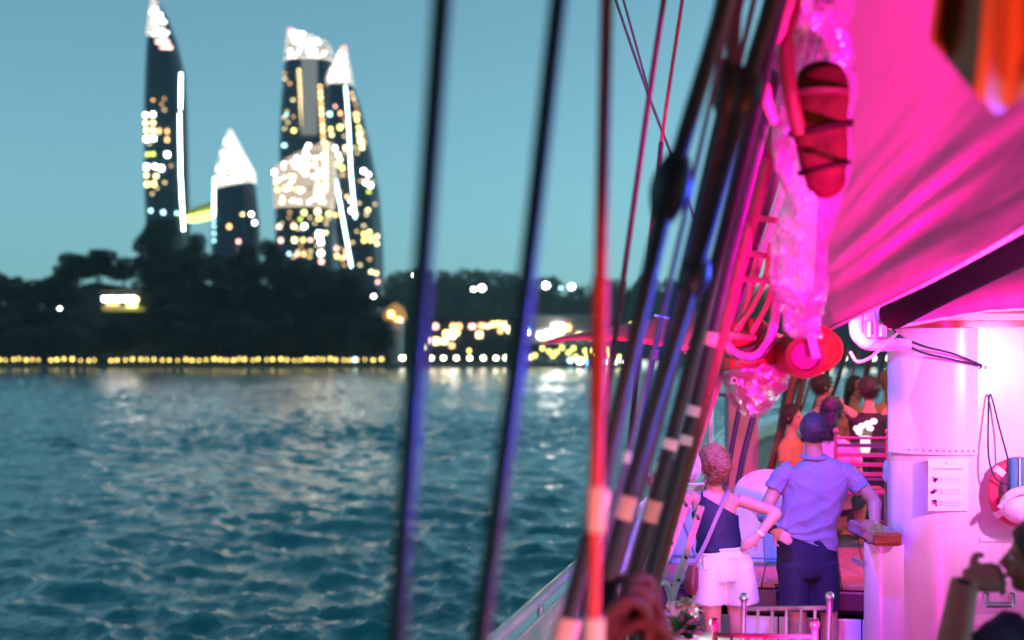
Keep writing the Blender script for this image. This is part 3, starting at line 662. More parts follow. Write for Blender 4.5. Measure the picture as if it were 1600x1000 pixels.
# label plate and small grab handle low on the wall
o = thing('grab_handle', P(1560, 945, HD_), 'small pink grab handle low on the wall behind the seated person', 'handle')
MB().tube(smooth_path([P(1540, 930, HD_ - .01), P(1540, 945, HD_ - .06), P(1545, 947, HD_ - .06), P(1575, 947, HD_ - .06), P(1580, 945, HD_ - .06), P(1580, 930, HD_ - .01)], 3), .01, 8).build('bar', m_steel, o, smooth=True)
for px in (1540, 1580): MB().lathe(P(px, 930, HD_ - .001), [(.02, 0), (.018, .008)], 10, (0, -1, 0)).build('foot', m_steel, o)
o = MB().box(P(1538, 968, HD_ - .008), (.13, .006, .06)).build('label_plate', m_paper); tag(o, 'small white label plate on the wall under the grab handle', 'plate')
# bracket pipe and fitting left of the roof end
bp = thing('bracket_pipe', P(1370, 550, 7.4), 'white bent bracket pipe with a clamp under the sail edge', 'pipe')
MB().tube(smooth_path([P(1338, 470, 7.4), P(1337, 515, 7.4), P(1345, 530, 7.4), P(1362, 538, 7.4), P(1420, 538, 7.45)], 6), .034, 12).build('pipe', m_whiteg, bp, smooth=True)
MB().box(P(1366, 504, 7.42), (.12, .06, .16)).build('plate', m_whiteg, bp, bevel=.008); MB().box(P(1356, 515, 7.38), (.025, .04, .09)).build('clamp', m_steel, bp, bevel=.006); MB().box(P(1374, 514, 7.38), (.025, .04, .09)).build('clamp', m_steel, bp, bevel=.006)
MB().tube([P(1366, 492, 7.37), P(1366, 523, 7.37)], .009, 8).build('bolt', m_steel, bp, smooth=True)
# dark spar and tackle above the roof
sp = thing('boom', P(1560, 400, 5.0), 'heavy boom darkened for shade running under the pink sail above the roof', 'boom')
MB().tube([P(1395, 492, 7.2), P(1480, 446, 6.6), P(1600, 385, 5.8), P(1800, 300, 4.9)], .075, 16).build('spar', mat('boom_shade', (.006, .003, .005), .85, spec=.1, var=.3), sp, smooth=True)  # near black, the unlit gap under the sail is put into the colour
for i in range(7):
    px = 1515 + i * 17; MB().ball(P(px, 418 - (px - 1515) * .42 + random.uniform(-9, 6), 6.6), .05 * random.uniform(.7, 1.2), 9, 7).build('shackle', m_dark, sp, smooth=True)

# ------------------------------------------------------------------ sail
m_sail = mat('sail_lamp_pink', (.62, .15, .36), .6, bump=.25, bscale=90, wrinkle=.35, wscale=2.2)  # pink of the magenta lamps partly put into the sail colour
BOT = [(1262, 533), (1290, 517), (1440, 446), (1500, 414), (1560, 380), (1620, 345), (1760, 262), (1900, 180)]
def sail(u, v):
    px = lerp(1268, 1880, u); pb = interp(BOT, px); d = lerp(6.5, 3.6, min(1, u * 1.25) ** .9)
    top = -520; py = lerp(pb, top, v)
    sh = px - 1268
    # gathered folds fan out from the lower luff and fade upward
    ang_ = (548 - py + 60) / (sh + 190.0)
    amp = math.exp(-((v - .07) / .14) ** 2) * .046 * min(1, .25 + u * 2.2)
    wob = .25 * mnoise.noise(V((u * 5, v * 9, 0))); f = (1 - 1.8 * abs(math.sin(ang_ * 8.5 + .5 * math.sin(u * 6) + wob))) + .5 * (1 - 2 * abs(math.sin(ang_ * 17 + 1.3 + 2 * u + wob * 2))) + .25 * math.sin(ang_ * 47 + 4 * u)
    belly = .55 * math.sin(min(1, v * 1.3) * math.pi) * (.3 + u)
    return P(px + 26 * math.sin(v * 2.2) * (1 - u), py, d + belly + amp * f)
sl = thing('sail', sail(.3, 0), 'large gathered sail lit hot pink hanging over the deckhouse', 'sail')
MB().grid(sail, 150, 120).build('cloth', m_sail, sl, smooth=True, solid=.006, angle=180)
MB().tube([sail(i / 60, 0) + V((0, -.01, 0)) for i in range(61)], .007, 8).build('bolt_rope', mat('bolt_rope', (.6, .3, .42), .7), sl, smooth=True)
# orange flap hanging at the upper right
m_flap = mat('orange_canvas', (.55, .16, .07), .7, bump=.3, bscale=60, wrinkle=.3, wscale=3)
def flap(u, v):
    top = -220; px = lerp(1452, 1800, u) + (1 - v) * 0; tipx = 1552
    pb = 180 - abs(px - tipx) * (1.0 if px > tipx else 1.9) * .62
    py = lerp(top, pb, v)
    return P(px + 12 * math.sin(v * 3), py, 3.0 + .10 * math.sin(u * 15 + 1.2 * v) - .05 * math.cos(u * 31) + .1 * v)
o = thing('orange_flap', P(1560, 170, 3.0), 'blurred orange canvas flap hanging in the upper right corner', 'canvas'); MB().grid(flap, 60, 30).build('cloth', m_flap, o, smooth=True, solid=.006, angle=180)

# ------------------------------------------------------------------ unseen awning and cabin front added to keep sky light off the deck
aw = thing('added_sky_screen', S(0, 1, 0), 'unseen dark canvas added over the aft deck to block sky light', 'awning')
m_screen = mat('sky_screen_canvas', (.10, .06, .09), .8, bump=.2, bscale=60)
for i in range(6):
    t0 = -1.9 + i * 1.2
    MB().grid(lambda u, v: S(lerp(-6.2, 5.0, v), lerp(t0, t0 + 1.19, u), 4.25 - .06 * math.sin(math.pi * u)), 8, 4).build('canvas_panel', m_screen, aw, smooth=True, solid=.01)
for s_ in (-6.0, 4.9): MB().tube([S(s_, -1.9, 4.2), S(s_, 5.3, 4.2)], .03, 10).build('spreader', m_steel, aw, smooth=True)
for s_, t_ in ((-6.0, -1.5), (-6.0, 5.0), (1.2, 5.2)): MB().tube([S(s_, t_, 0), S(s_, t_, 4.2)], .03, 10).build('post', m_steel, aw, smooth=True)
cb = thing('added_sky_wall', S(-4.2, 1.7, 0), 'unseen panelled wooden front added behind the camera to block sky light', 'cabin')
MB().box(S(-4.4, 1.7, 1.9), (6.6, .2, 3.8), (RT, FW, UP)).build('wall', m_maho, cb)
for i in range(7): MB().box(S(-4.28, -1.2 + i * .97, 1.9), (.88, .04, 3.4), (RT, FW, UP)).build('panel', mat('sky_wall_panel', (.12, .05, .03), .4, var=.3), cb, bevel=.02)
MB().box(S(-4.22, 1.7, 1.05), (.85, .06, 2.1), (RT, FW, UP)).build('door', m_teak, cb, bevel=.02)
MB().box(S(0, 1.6, -.08), (5.9, 14, .1), (RT, FW, UP)).build('aft_deck_floor', mat('caulk', (.03, .025, .02), .8), deck)
# ------------------------------------------------------------------ ropes and rigging
m_tar = rope_mat('tarred_rope', (.03, .029, .034), .38); m_red = rope_mat('red_rope', (.65, .05, .04)); m_brown = rope_mat('brown_rope', (.20, .07, .05)); m_plum = rope_mat('plum_rope', (.10, .05, .07)); m_greyr = rope_mat('grey_wire', (.12, .16, .17), .4, 120)
m_serve = mat('peach_serving', (.72, .45, .36), .7, bump=.4, bscale=140); m_wtape = mat('white_tape', (.8, .78, .8), .5)
def rope(name, pts, wpx, m, label, cat='rope', n=12, parts=(), k=6):
    """pts: (px, row, depth); wpx: width in photo pixels at the mean depth"""
    dm = sum(p[2] for p in pts) / len(pts); r = wpx / FPX * dm / 2
    path = smooth_path([P(*p) for p in pts], k)
    b = min(path, key=lambda p: p.z); o = thing(name, b, label, cat)
    MB().tube(path, r, n).build('strand', m, o, smooth=True)
    for kind, i0, i1, sc, pm in parts:       # rows i0..i1 carry a sleeve (serving, tape) or a block
        seg = [p for p in path]
        def at(row):
            for a, c in zip(seg, seg[1:]):
                ra, rc = HOR - (a.z - CAMZ) / a.y * FPX, HOR - (c.z - CAMZ) / c.y * FPX
                if min(ra, rc) <= row <= max(ra, rc): return a.lerp(c, 0 if ra == rc else (row - ra) / (rc - ra))
            return seg[-1]
        if kind == 'block':
            a, c = at(i0), at(i1); ts = [j / 8 for j in range(9)]
            MB().tube([a.lerp(c, t) for t in ts], [(r * sc * (.35 + .65 * math.sin(math.pi * (.08 + .84 * t))), r * sc * .6 * (.35 + .65 * math.sin(math.pi * (.08 + .84 * t)))) for t in ts], 14, side=V((1, 0, 0))).build('deadeye', pm, o, smooth=True)
        else:
            ts = [j / 4 for j in range(5)]; a, c = at(i0), at(i1); MB().tube([a.lerp(c, t) for t in ts], r * sc, n).build(kind, pm, o, smooth=True, angle=60)
    return o
rope('mooring_rope', [(712, -300, 2.2), (690, 0, 2.2), (654, 500, 2.2), (618, 1000, 2.2), (600, 1250, 2.2)], 31, m_tar, 'thick black rope nearest the camera, leftmost and most blurred', 'rope')
rope('mooring_rope', [(909, -300, 2.45), (872, 0, 2.45), (815, 500, 2.45), (749, 1000, 2.45), (718, 1250, 2.45)], 28, m_tar, 'second thick black blurred rope from the left, before the pale pavilion')
rope('red_rope', [(954, -300, 3.0), (948, 0, 3.0), (938, 430, 3.0), (926, 1000, 3.0), (922, 1200, 3.0)], 21, m_red, 'upright blurred red rope crossing the whole picture', parts=[('serving', 434, 640, 1.3, m_red), ('serving', 760, 830, 1.5, m_serve), ('serving', 965, 1060, 1.7, m_serve)])
rope('thin_rope', [(1052, -100, 5.0), (1037, 0, 5.0), (1013, 160, 5.0), (965, 500, 5.0), (940, 700, 5.0), (905, 1000, 5.0)], 9, m_plum, 'thin plum coloured line just right of the red rope')
rope('thin_rope', [(1080, -100, 6.2), (1066, 0, 6.2), (1033, 225, 6.2), (1004, 480, 6.2), (985, 680, 6.2), (960, 950, 6.2)], 6, m_brown, 'thin reddish line with black lower half right of the plum line', parts=[('sleeve', 222, 700, 1.35, m_tar)])
rope('stay_wire', [(938, -80, 9.5), (962, 0, 9.5), (1013, 148, 9.5), (1052, 250, 9.5), (1096, 372, 9.5)], 4.5, m_greyr, 'thin grey wire slanting the other way behind the ropes, left one')
rope('stay_wire', [(950, -80, 9.7), (974, 0, 9.7), (1013, 140, 9.7)], 4.0, m_greyr, 'thin grey wire slanting the other way, right one meeting its twin')
G = 'shrouds'; m_coil0 = rope_mat('maroon_line', (.14, .02, .04))
rope('shroud', [(1190, -250, 3.5), (1133, 0, 3.5), (1048, 290, 3.5), (985, 560, 3.5), (935, 780, 3.5), (880, 1000, 3.5), (850, 1120, 3.5)], 28, m_tar, 'leftmost thick black shroud with a large block below its middle', parts=[('block', 240, 345, 2.3, m_dark), ('serving', 765, 815, 1.25, m_serve), ('serving', 965, 1100, 1.45, m_serve)])
rope('shroud', [(1168, -150, 3.9), (1150, 0, 3.9), (1137, 150, 3.9), (1085, 390, 3.9), (1035, 600, 3.9), (985, 790, 3.9), (920, 1040, 3.9)], 22, m_plum, 'purple lit rope hanging between the two black shrouds', parts=[('block', 90, 185, 2.2, m_dark)])
rope('shroud', [(1262, -200, 3.9), (1207, 0, 3.9), (1165, 140, 3.9), (1085, 430, 3.9), (1022, 640, 3.9), (975, 800, 3.9), (915, 1020, 3.9), (895, 1100, 3.9)], 27, m_tar, 'second thick black shroud with two blocks on it', parts=[('block', 105, 190, 2.0, m_dark), ('block', 395, 470, 1.9, m_dark), ('serving', 775, 810, 1.25, m_serve)])
rope('shroud', [(1240, -100, 4.4), (1192, 120, 4.4), (1122, 400, 4.4), (1040, 720, 4.4), (990, 900, 4.4), (955, 1040, 4.4)], 22, m_tar, 'third black shroud with a bluish sheen', parts=[('tape', 686, 702, 1.2, m_wtape), ('tape', 782, 815, 1.2, m_serve)])
rope('shroud', [(1258, -100, 4.8), (1212, 120, 4.8), (1150, 370, 4.8), (1068, 700, 4.8), (1000, 960, 4.8), (970, 1080, 4.8)], 18, m_tar, 'fourth black shroud with white tape bands low down', parts=[('tape', 634, 650, 1.25, m_wtape), ('tape', 680, 695, 1.25, m_wtape), ('tape', 520, 540, 1.2, m_serve)])
rope('shroud', [(1290, -100, 5.6), (1215, 200, 5.6), (1130, 520, 5.6), (1050, 815, 5.6), (1005, 975, 5.6), (985, 1050, 5.6)], 19, m_brown, 'sharp reddish brown shroud with black rung ends beside it')
rope('shroud', [(1300, -100, 6.0), (1236, 200, 6.0), (1168, 420, 6.0), (1092, 650, 6.0), (1022, 860, 6.0), (990, 960, 6.0)], 11, m_plum, 'thin plum shroud forming the right side of the rope ladder', parts=[('tape', 628, 644, 1.6, m_wtape)])
rope('shroud', [(1330, -100, 6.4), (1260, 170, 6.4), (1190, 400, 6.4), (1108, 640, 6.4), (1030, 870, 6.4), (1000, 970, 6.4)], 12, rope_mat('pink_rope', (.5, .2, .25)), 'pinkish shroud rightmost of the fan, beside the plastic bag')
rope('shroud', [(1172, 560, 11), (1155, 640, 11), (1140, 720, 11), (1128, 800, 11), (1110, 900, 11)], 8, m_tar, 'thin black line standing right of the woman head')
rope('shroud', [(1196, 560, 11), (1180, 640, 11), (1160, 720, 11), (1140, 830, 11)], 10, m_tar, 'thicker dark line right of the woman head in front of the teal water')
for i, (a, b) in enumerate((((1248, 560), (1190, 780)), ((1262, 560), (1215, 760)), ((1232, 590), (1200, 760)))):
    rope('fore_shroud', [(a[0], a[1], 14 + i), ((a[0] + b[0]) / 2 + 2, (a[1] + b[1]) / 2, 14 + i), (b[0], b[1], 14 + i)], 11, m_brown, ['dark fore shroud slanting past the left of the blue haired man', 'fore shroud closest to the blue haired man', 'short fore shroud under the red roll'][i])

m_viol = rope_mat('violet_rope', (.16, .08, .22), .4); m_rose = rope_mat('rose_rope', (.42, .12, .18), .5)
for x0, x1, d_, w_, m_, lab in ((1146, 905, 3.7, 9, m_viol, 'slim violet line just right of the leftmost black shroud'), (1178, 930, 4.1, 10, m_viol, 'slim violet line beside the second black shroud'), (1222, 948, 4.6, 8, m_rose, 'slim rose line left of the third black shroud'), (1232, 962, 4.9, 10, m_viol, 'slim violet line right of the third black shroud'), (1252, 950, 5.2, 9, m_rose, 'slim rose line beside the fourth black shroud'), (1262, 962, 5.9, 7, m_brown, 'slim brown line before the rope ladder'), (1290, 972, 6.6, 8, m_rose, 'slim rose line behind the rope ladder'), (1300, 980, 6.9, 7, m_viol, 'slim violet line behind the zipper bag'), (1120, 886, 3.6, 6, m_tar, 'hair thin black line left of the leftmost black shroud'), (1161, 915, 4.0, 6, m_tar, 'thin black line between the violet lines'), (1196, 938, 4.3, 7, m_plum, 'thin plum line between second and third black shrouds'), (1240, 956, 5.0, 6, m_tar, 'thin black line touching the fourth black shroud'), (1272, 966, 5.7, 7, m_plum, 'thin plum line beside the reddish brown shroud'), (1284, 976, 6.2, 5, m_tar, 'hair thin black line crossing the rope ladder')):
    rope('running_line', [(x0 + (x0 - x1) * .12, -120, d_), (x0, 0, d_), (lerp(x0, x1, .47), 500, d_), (lerp(x0, x1, .75), 770, d_), (x1, 1000, d_), (x1 - 18, 1080, d_)], w_, m_, lab, parts=[('tape', 700 + (x0 % 60), 716 + (x0 % 60), 1.3, m_wtape)] if x0 % 4 else [])
for i in range(9):
    a = 1238 + i * 21; rope('fore_line', [(a + 22, 540, 15 + i % 3), (a + 6, 600, 15 + i % 3), (a - 22 - 4 * (i % 4), 700, 15 + i % 3)], (7, 4, 9)[i % 3], (m_tar, m_brown, m_coil0)[i % 3], ('first second third fourth fifth sixth seventh eighth ninth'.split()[i]) + ' dark fore rigging line from the left above the seated guests', parts=())
# rope ladder rungs
ld = thing('rope_ladder', P(1160, 480, 5.8), 'pink lit rope ladder rungs lashed between the sharp shrouds', 'rope ladder')
m_rung = mat('ladder_wood', (.5, .22, .2), .6, var=.3)
for px0, px1, py in ((1188, 1240, 240), (1160, 1222, 338), (1140, 1200, 392), (1120, 1205, 432), (1104, 1178, 520)):
    MB().tube([P(px0, py - 1, 5.55), P(px1, py + 8, 6.2)], .014, 8).build('rung', m_rung, ld, smooth=True)
    MB().tube([P(px0 - 7, py - 2, 5.52), P(px0 + 3, py, 5.56)], .021, 10).build('rung_end', m_dark, ld, smooth=True)
# coil of dark red rope low at the front
co = thing('rope_coil', P(990, 1080, 3.9), 'hanging coil of dark red rope at the bottom below the shrouds', 'rope coil')
m_coil = rope_mat('coil_rope', (.16, .03, .035))
for i in range(11):
    c = P(985 + random.uniform(-10, 12), 985 + i * 6, 3.85 - .03 * i % .12); w = .055 + .004 * i; h = .13 + random.uniform(-.03, .04); ph = random.uniform(-.3, .3)
    MB().tube([c + V((w * math.cos(a) + .04 * ph * math.sin(a), .045 * math.sin(a + i), h * math.sin(a) + .03 * math.cos(a))) for a in [k * 2 * math.pi / 20 for k in range(21)]], .017, 8).build('loop', m_coil, co, smooth=True)
for i in range(4): MB().tube(smooth_path([P(975 + i * 12, 905 + i * 3, 3.9), P(982 + i * 9, 940, 3.82), P(965 + i * 15, 985, 3.86)], 6), .017, 8).build('turn', m_coil, co, smooth=True)
# pale hitch of light rope left of the woman
co = thing('rope_coil', P(1072, 760, 8.6), 'small pale rope coil hanging on the shrouds left of the woman', 'rope coil')
m_pale = rope_mat('pale_rope', (.7, .62, .66))
for i in range(6):
    c = P(1070 + i * 1.5, 722 + i, 8.6 + .01 * i); w, h = .035 + .006 * i, .085 + .008 * (i % 3)
    MB().tube([c + V((w * math.cos(a), .02 * math.sin(2 * a), h * math.sin(a))) for a in [k * 2 * math.pi / 18 for k in range(19)]], .006, 6).build('loop', m_pale, co, smooth=True)
MB().tube(smooth_path([P(1060, 752, 8.6), P(1078, 757, 8.6), P(1100, 756, 8.62)], 6), .009, 6).build('tail', m_pale, co, smooth=True)
# chain plates, turnbuckles, pin rail at the foot of the shrouds
pr = thing('pin_rail', S(3.5, -.78, .0), 'varnished pin rail that holds the feet of the ropes', 'rail')
MB().box(S(3.6, -.80, .93), (.14, 4.6, .05), (RT, FW, UP)).build('plank', m_maho, pr, bevel=.01)
for s in (1.5, 3.6, 5.7): MB().tube([S(s, -.8, 0), S(s, -.8, .92)], .03, 10).build('post', m_maho, pr, smooth=True)
for i, (a, b, w) in enumerate((((1056, 742), (1003, 905), .05), ((1078, 770), (1020, 925), .042), ((1096, 790), (1045, 950), .035))):
    o = thing('chain_plate', P(b[0], b[1], 6.6), ['left slanting pale metal strap with bolts at the foot of the shrouds', 'middle slanting pale metal strap at the foot of the shrouds', 'right pink slanting metal strap left of the woman shorts'][i], 'strap')
    A, B = P(a[0], a[1], 6.6 + .2 * i), P(b[0], b[1], 6.6 + .2 * i); MB().beam(A, B, .02, w, V((0, 1, 0)).cross((B - A).normalized())).build('bar', m_whiteg, o, bevel=.006)
    for t in (.12, .5, .72): MB().lathe(A.lerp(B, t) + V((0, -.02 - w * .5, 0)) * .6, [(.009, 0), (.008, .012)], 8, (0, -1, 0)).build('bolt', m_dark, o)
o = thing('turnbuckle', P(945, 850, 6.5), 'slim white turnbuckle on the rail seen between the blurred shrouds', 'turnbuckle')
MB().tube([P(955, 800, 6.5), P(944, 850, 6.5)], .012, 8).build('screw', m_steel, o, smooth=True); MB().tube([P(953, 815, 6.5), P(946, 842, 6.5)], [.018, .024, ][:2], 10).build('body', m_whiteg, o, smooth=True); MB().ball(P(942, 862, 6.5), .02, 10, 8).build('eye', m_steel, o, smooth=True)
# framed ladder piece low at the front
o = thing('deck_ladder', P(1130, 1000, 6.9), 'low bent white tube frame left of the mushroom lamp', 'frame')
MB().tube(smooth_path([P(1008, 1010, 6.9), P(1015, 930, 6.9), P(1028, 912, 6.95), P(1045, 920, 7.0), P(1056, 990, 7.0), P(1058, 1040, 7.0)], 6), .016, 10).build('tube', m_whiteg, o, smooth=True)
MB().tube([P(1012, 960, 6.9), P(1052, 968, 7.0)], .011, 8).build('cross_bar', m_whiteg, o, smooth=True)

# ------------------------------------------------------------------ wrapped bundles hanging by the sail
def film():
    m = bpy.data.materials.new('plastic_film'); m.use_nodes = True; nt = m.node_tree; nt.nodes.clear(); N = nt.nodes.new
    o = N('ShaderNodeOutputMaterial'); tr = N('ShaderNodeBsdfTransparent'); tr.inputs[0].default_value = (1, .9, .97, 1)
    tl = N('ShaderNodeBsdfTranslucent'); tl.inputs[0].default_value = (.7, .66, .7, 1); df = N('ShaderNodeBsdfDiffuse'); df.inputs[0].default_value = (.6, .56, .6, 1); gl = N('ShaderNodeBsdfGlossy'); gl.inputs['Roughness'].default_value = .16
    tc = N('ShaderNodeTexCoord'); vo = N('ShaderNodeTexVoronoi'); vo.inputs['Scale'].default_value = 9; no = N('ShaderNodeTexNoise'); no.inputs['Scale'].default_value = 7; no.inputs['Detail'].default_value = 3; no.inputs['Distortion'].default_value = 1.5
    ad = N('ShaderNodeMath'); b = N('ShaderNodeBump'); b.inputs['Strength'].default_value = .9; b.inputs['Distance'].default_value = .05
    nt.links.new(tc.outputs['Object'], vo.inputs['Vector']); nt.links.new(tc.outputs['Object'], no.inputs['Vector']); nt.links.new(vo.outputs['Distance'], ad.inputs[0]); nt.links.new(no.outputs[0], ad.inputs[1]); nt.links.new(ad.outputs[0], b.inputs['Height'])
    for s in (tl, df, gl): nt.links.new(b.outputs[0], s.inputs['Normal'])
    m1, m2, m3 = N('ShaderNodeMixShader'), N('ShaderNodeMixShader'), N('ShaderNodeMixShader'); m1.inputs[0].default_value = .5; m2.inputs[0].default_value = .55; m3.inputs[0].default_value = .3
    nt.links.new(tl.outputs[0], m1.inputs[1]); nt.links.new(df.outputs[0], m1.inputs[2]); nt.links.new(m1.outputs[0], m2.inputs[1]); nt.links.new(tr.outputs[0], m2.inputs[2]); nt.links.new(m2.outputs[0], m3.inputs[1]); nt.links.new(gl.outputs[0], m3.inputs[2]); nt.links.new(m3.outputs[0], o.inputs[0])
    return m
FILM = film()
def crumple(mb, amp, sc, seed=0):
    off = V((seed * 3.1, seed * 1.7, 0))
    for i, p in enumerate(mb.v):
        n1 = V((mnoise.noise(p * sc + off), mnoise.noise(p * sc + off + V((9, 0, 0))), mnoise.noise(p * sc + off + V((0, 9, 0)))))
        n2 = V((mnoise.noise(p * sc * 2.7 + off), mnoise.noise(p * sc * 2.7 + off + V((9, 0, 0))), mnoise.noise(p * sc * 2.7 + off + V((0, 9, 0)))))
        mb.v[i] = p + (n1 + n2 * .5) * amp
    return mb
def bundle(mb, rows, n=40, dens=5):
    """rows: (row, px_left, px_right, depth)"""
    path = []; rad = []
    for (a, b) in zip(rows, rows[1:]):
        for k in range(dens):
            t = k / dens; r = [lerp(a[i], b[i], t) for i in range(4)]; path.append(P((r[1] + r[2]) / 2, r[0], r[3])); w = (r[2] - r[1]) / 2 / FPX * r[3]; rad.append((w, w * .75))
    return mb.tube(path, rad, n, side=V((1, 0, 0)))
bag = thing('plastic_wrap', P(1265, 520, 5.6), 'crumpled clear plastic bag glowing magenta left of the sail', 'plastic bag')
b1 = crumple(bundle(MB(), [(-120, 1225, 1330, 4.6), (0, 1212, 1332, 4.7), (90, 1196, 1334, 4.8), (200, 1203, 1330, 5.0), (300, 1218, 1318, 5.2), (380, 1205, 1296, 5.4), (450, 1208, 1294, 5.5), (495, 1222, 1292, 5.6), (520, 1248, 1284, 5.6), (528, 1258, 1276, 5.6)], 96, 14), .03, 6.5, 1); crumple(b1, .007, 17, 8)
b1.build('film', FILM, bag, smooth=True, angle=180)
m_rolld = mat('dark_red_canvas', (.035, .012, .004), .85, spec=.1, var=.5, vscale=9, bump=.4, bscale=60, wrinkle=.5, wscale=8)
rl = thing('canvas_roll', P(1290, 300, 4.6), 'dark red rolled canvas strapped upright before the plastic bag', 'canvas roll')
crumple(bundle(MB(), [(108, 1262, 1305, 4.62), (118, 1246, 1322, 4.6), (150, 1240, 1326, 4.6), (210, 1241, 1325, 4.62), (260, 1252, 1323, 4.65), (288, 1262, 1321, 4.68), (303, 1276, 1312, 4.7)], 36, 6), .006, 9, 2).build('roll', m_rolld, rl, smooth=True)
for py, w0, w1 in ((148, 1239, 1327),):
    bundle(MB(), [(py - 6, w0, w1, 4.58), (py + 6, w0, w1, 4.58)], 30, 3).build('strap', mat('strap_dark', (.06, .015, .015), .6), rl, smooth=True)
for i, py in enumerate((200, 262)):
    w0, w1 = interp([(150, 1239), (210, 1240), (260, 1251), (288, 1261)], py) - 2, interp([(150, 1327), (210, 1326), (288, 1322)], py) + 2
    MB().tube(smooth_path([P(w0, py + 9, 4.62), P(lerp(w0, w1, .25), py + 4, 4.535), P(lerp(w0, w1, .6), py - 3, 4.525), P(w1, py - 8, 4.62)], 5), .010 if i % 2 else .015, 8)  .build('turn', mat('turn_black', (.012, .005, .004), .9, spec=.05), rl, smooth=True)
MB().tube(smooth_path([P(1232, -120, 4.5), P(1240, 0, 4.5), P(1228, 60, 4.5), P(1234, 140, 4.52), P(1250, 210, 4.55)], 8), .025, 10).build('lashing', mat('lash_red', (.08, .008, .005), .6, wrinkle=.4), rl, smooth=True)
tag(crumple(MB().tube(smooth_path([P(1250, -60, 4.4), P(1222, 40, 4.45), P(1196, 90, 4.5), P(1197, 150, 4.55), P(1210, 190, 4.6)], 8), [.016] * 33, 10), .004, 20, 3).build('cloth_strip', mat('coral_cloth', (.6, .25, .22), .7, wrinkle=.4), None, smooth=True), 'narrow coral cloth strip along the left edge of the plastic bag', 'cloth')
r2 = thing('canvas_roll', P(1255, 590, 6.2), 'bright red short roll with a dark round end below the plastic bag', 'canvas roll')
m_redc = mat('red_canvas', (.30, .02, .012), .5, var=.3, vscale=7, bump=.3, bscale=70, wrinkle=.5, wscale=7)
A, B = P(1228, 545, 6.3), P(1288, 540, 6.0)
crumple(MB().tube([A.lerp(B, t / 8) + V((0, 0, -.03 * math.sin(math.pi * t / 8))) for t in range(9)], [.05, .085, .10, .105, .105, .105, .10, .10, .085], 28), .006, 10, 4).build('roll', m_redc, r2, smooth=True)
MB().lathe(P(1258, 556, 5.9), [(.085, 0), (.082, .02), (.06, .03), (.055, .012), (.02, .01)], 24, (-.15, -1, -.1)).build('end_ring', mat('maroon_end', (.14, .015, .02), .5), r2, smooth=True)
MB().beam(P(1266, 520, 5.82), P(1276, 560, 5.80), .034, .006, V((0, -1, 0))).build('strap', mat('pale_strap', (.7, .4, .4), .6), r2)
MB().ball(P(1300, 545, 6.2), (.05, .05, .07), 14, 10).build('knob', m_redc, r2, smooth=True)
m_bagr = mat('red_bag', (.42, .03, .03), .4, var=.3, wrinkle=.5, wscale=7); m_bagp = mat('pink_bag', (.55, .28, .36), .5, wrinkle=.3)
lb = thing('life_jacket_bag', P(1180, 635, 6.2), 'red bag with a zipper and clear cover hanging under the red roll', 'bag')
crumple(bundle(MB(), [(518, 1120, 1200, 6.4), (540, 1122, 1218, 6.35), (570, 1128, 1226, 6.3), (600, 1136, 1228, 6.3), (622, 1150, 1226, 6.3), (634, 1175, 1220, 6.3)], 36, 6), .008, 8, 5).build('body', m_bagr, lb, smooth=True)
crumple(bundle(MB(), [(575, 1126, 1231, 6.28), (605, 1134, 1233, 6.27), (626, 1152, 1231, 6.27), (638, 1178, 1224, 6.27)], 40, 8), .014, 11, 6).build('clear_cover', FILM, lb, smooth=True, angle=180)
MB().grid(lambda u, v: P(lerp(1130, 1205, u), lerp(548 - 12 * u, 500 + 40 * math.sin(u * math.pi) * .9 + (1 - u) * 30, 1 - v), 6.22 - .08 * math.sin(math.pi * u) * math.sin(math.pi * v)), 16, 10).build('flap', mat('plum_cloth', (.22, .08, .16), .6, wrinkle=.3), lb, smooth=True, solid=.006)
MB().tube(smooth_path([P(1128, 528, 6.16), P(1150, 553, 6.12), P(1180, 556, 6.1), P(1202, 530, 6.12), P(1212, 480, 6.15), P(1208, 430, 6.2)], 8), .022, 10).build('rim', m_bagp, lb, smooth=True)
MB().tube(smooth_path([P(1130, 534, 6.14), P(1152, 560, 6.1), P(1184, 562, 6.08), P(1206, 534, 6.1)], 8), .006, 6).build('zipper', m_steel, lb, smooth=True); MB().beam(P(1156, 562, 6.06), P(1151, 572, 6.05), .008, .014, V((0, -1, 0))).build('zip_pull', m_steel, lb)
text_part('OR', .045, P(1139, 598, 6.14), V((.95, -.1, -.3)).normalized(), V((.3, 0, .95)).normalized(), m_wtape, lb)
MB().beam(P(1172, 630, 6.2), P(1177, 645, 6.2), .03, .004, V((0, -1, 0))).build('tag', m_wtape, lb)
for i, (a, b, c) in enumerate((((1205, 380), (1190, 450), (1150, 520)), ((1215, 400), (1200, 470), (1175, 520)), ((1195, 440), (1175, 480), (1140, 530)), ((1180, 400), (1172, 450), (1160, 500)))):
    MB().tube(smooth_path([P(*a, 6.1), P(*b, 6.15), P(*c, 6.2)], 6), .012, 8).build('cord', mat('orange_cord', (.6, .2, .14), .6), lb, smooth=True)

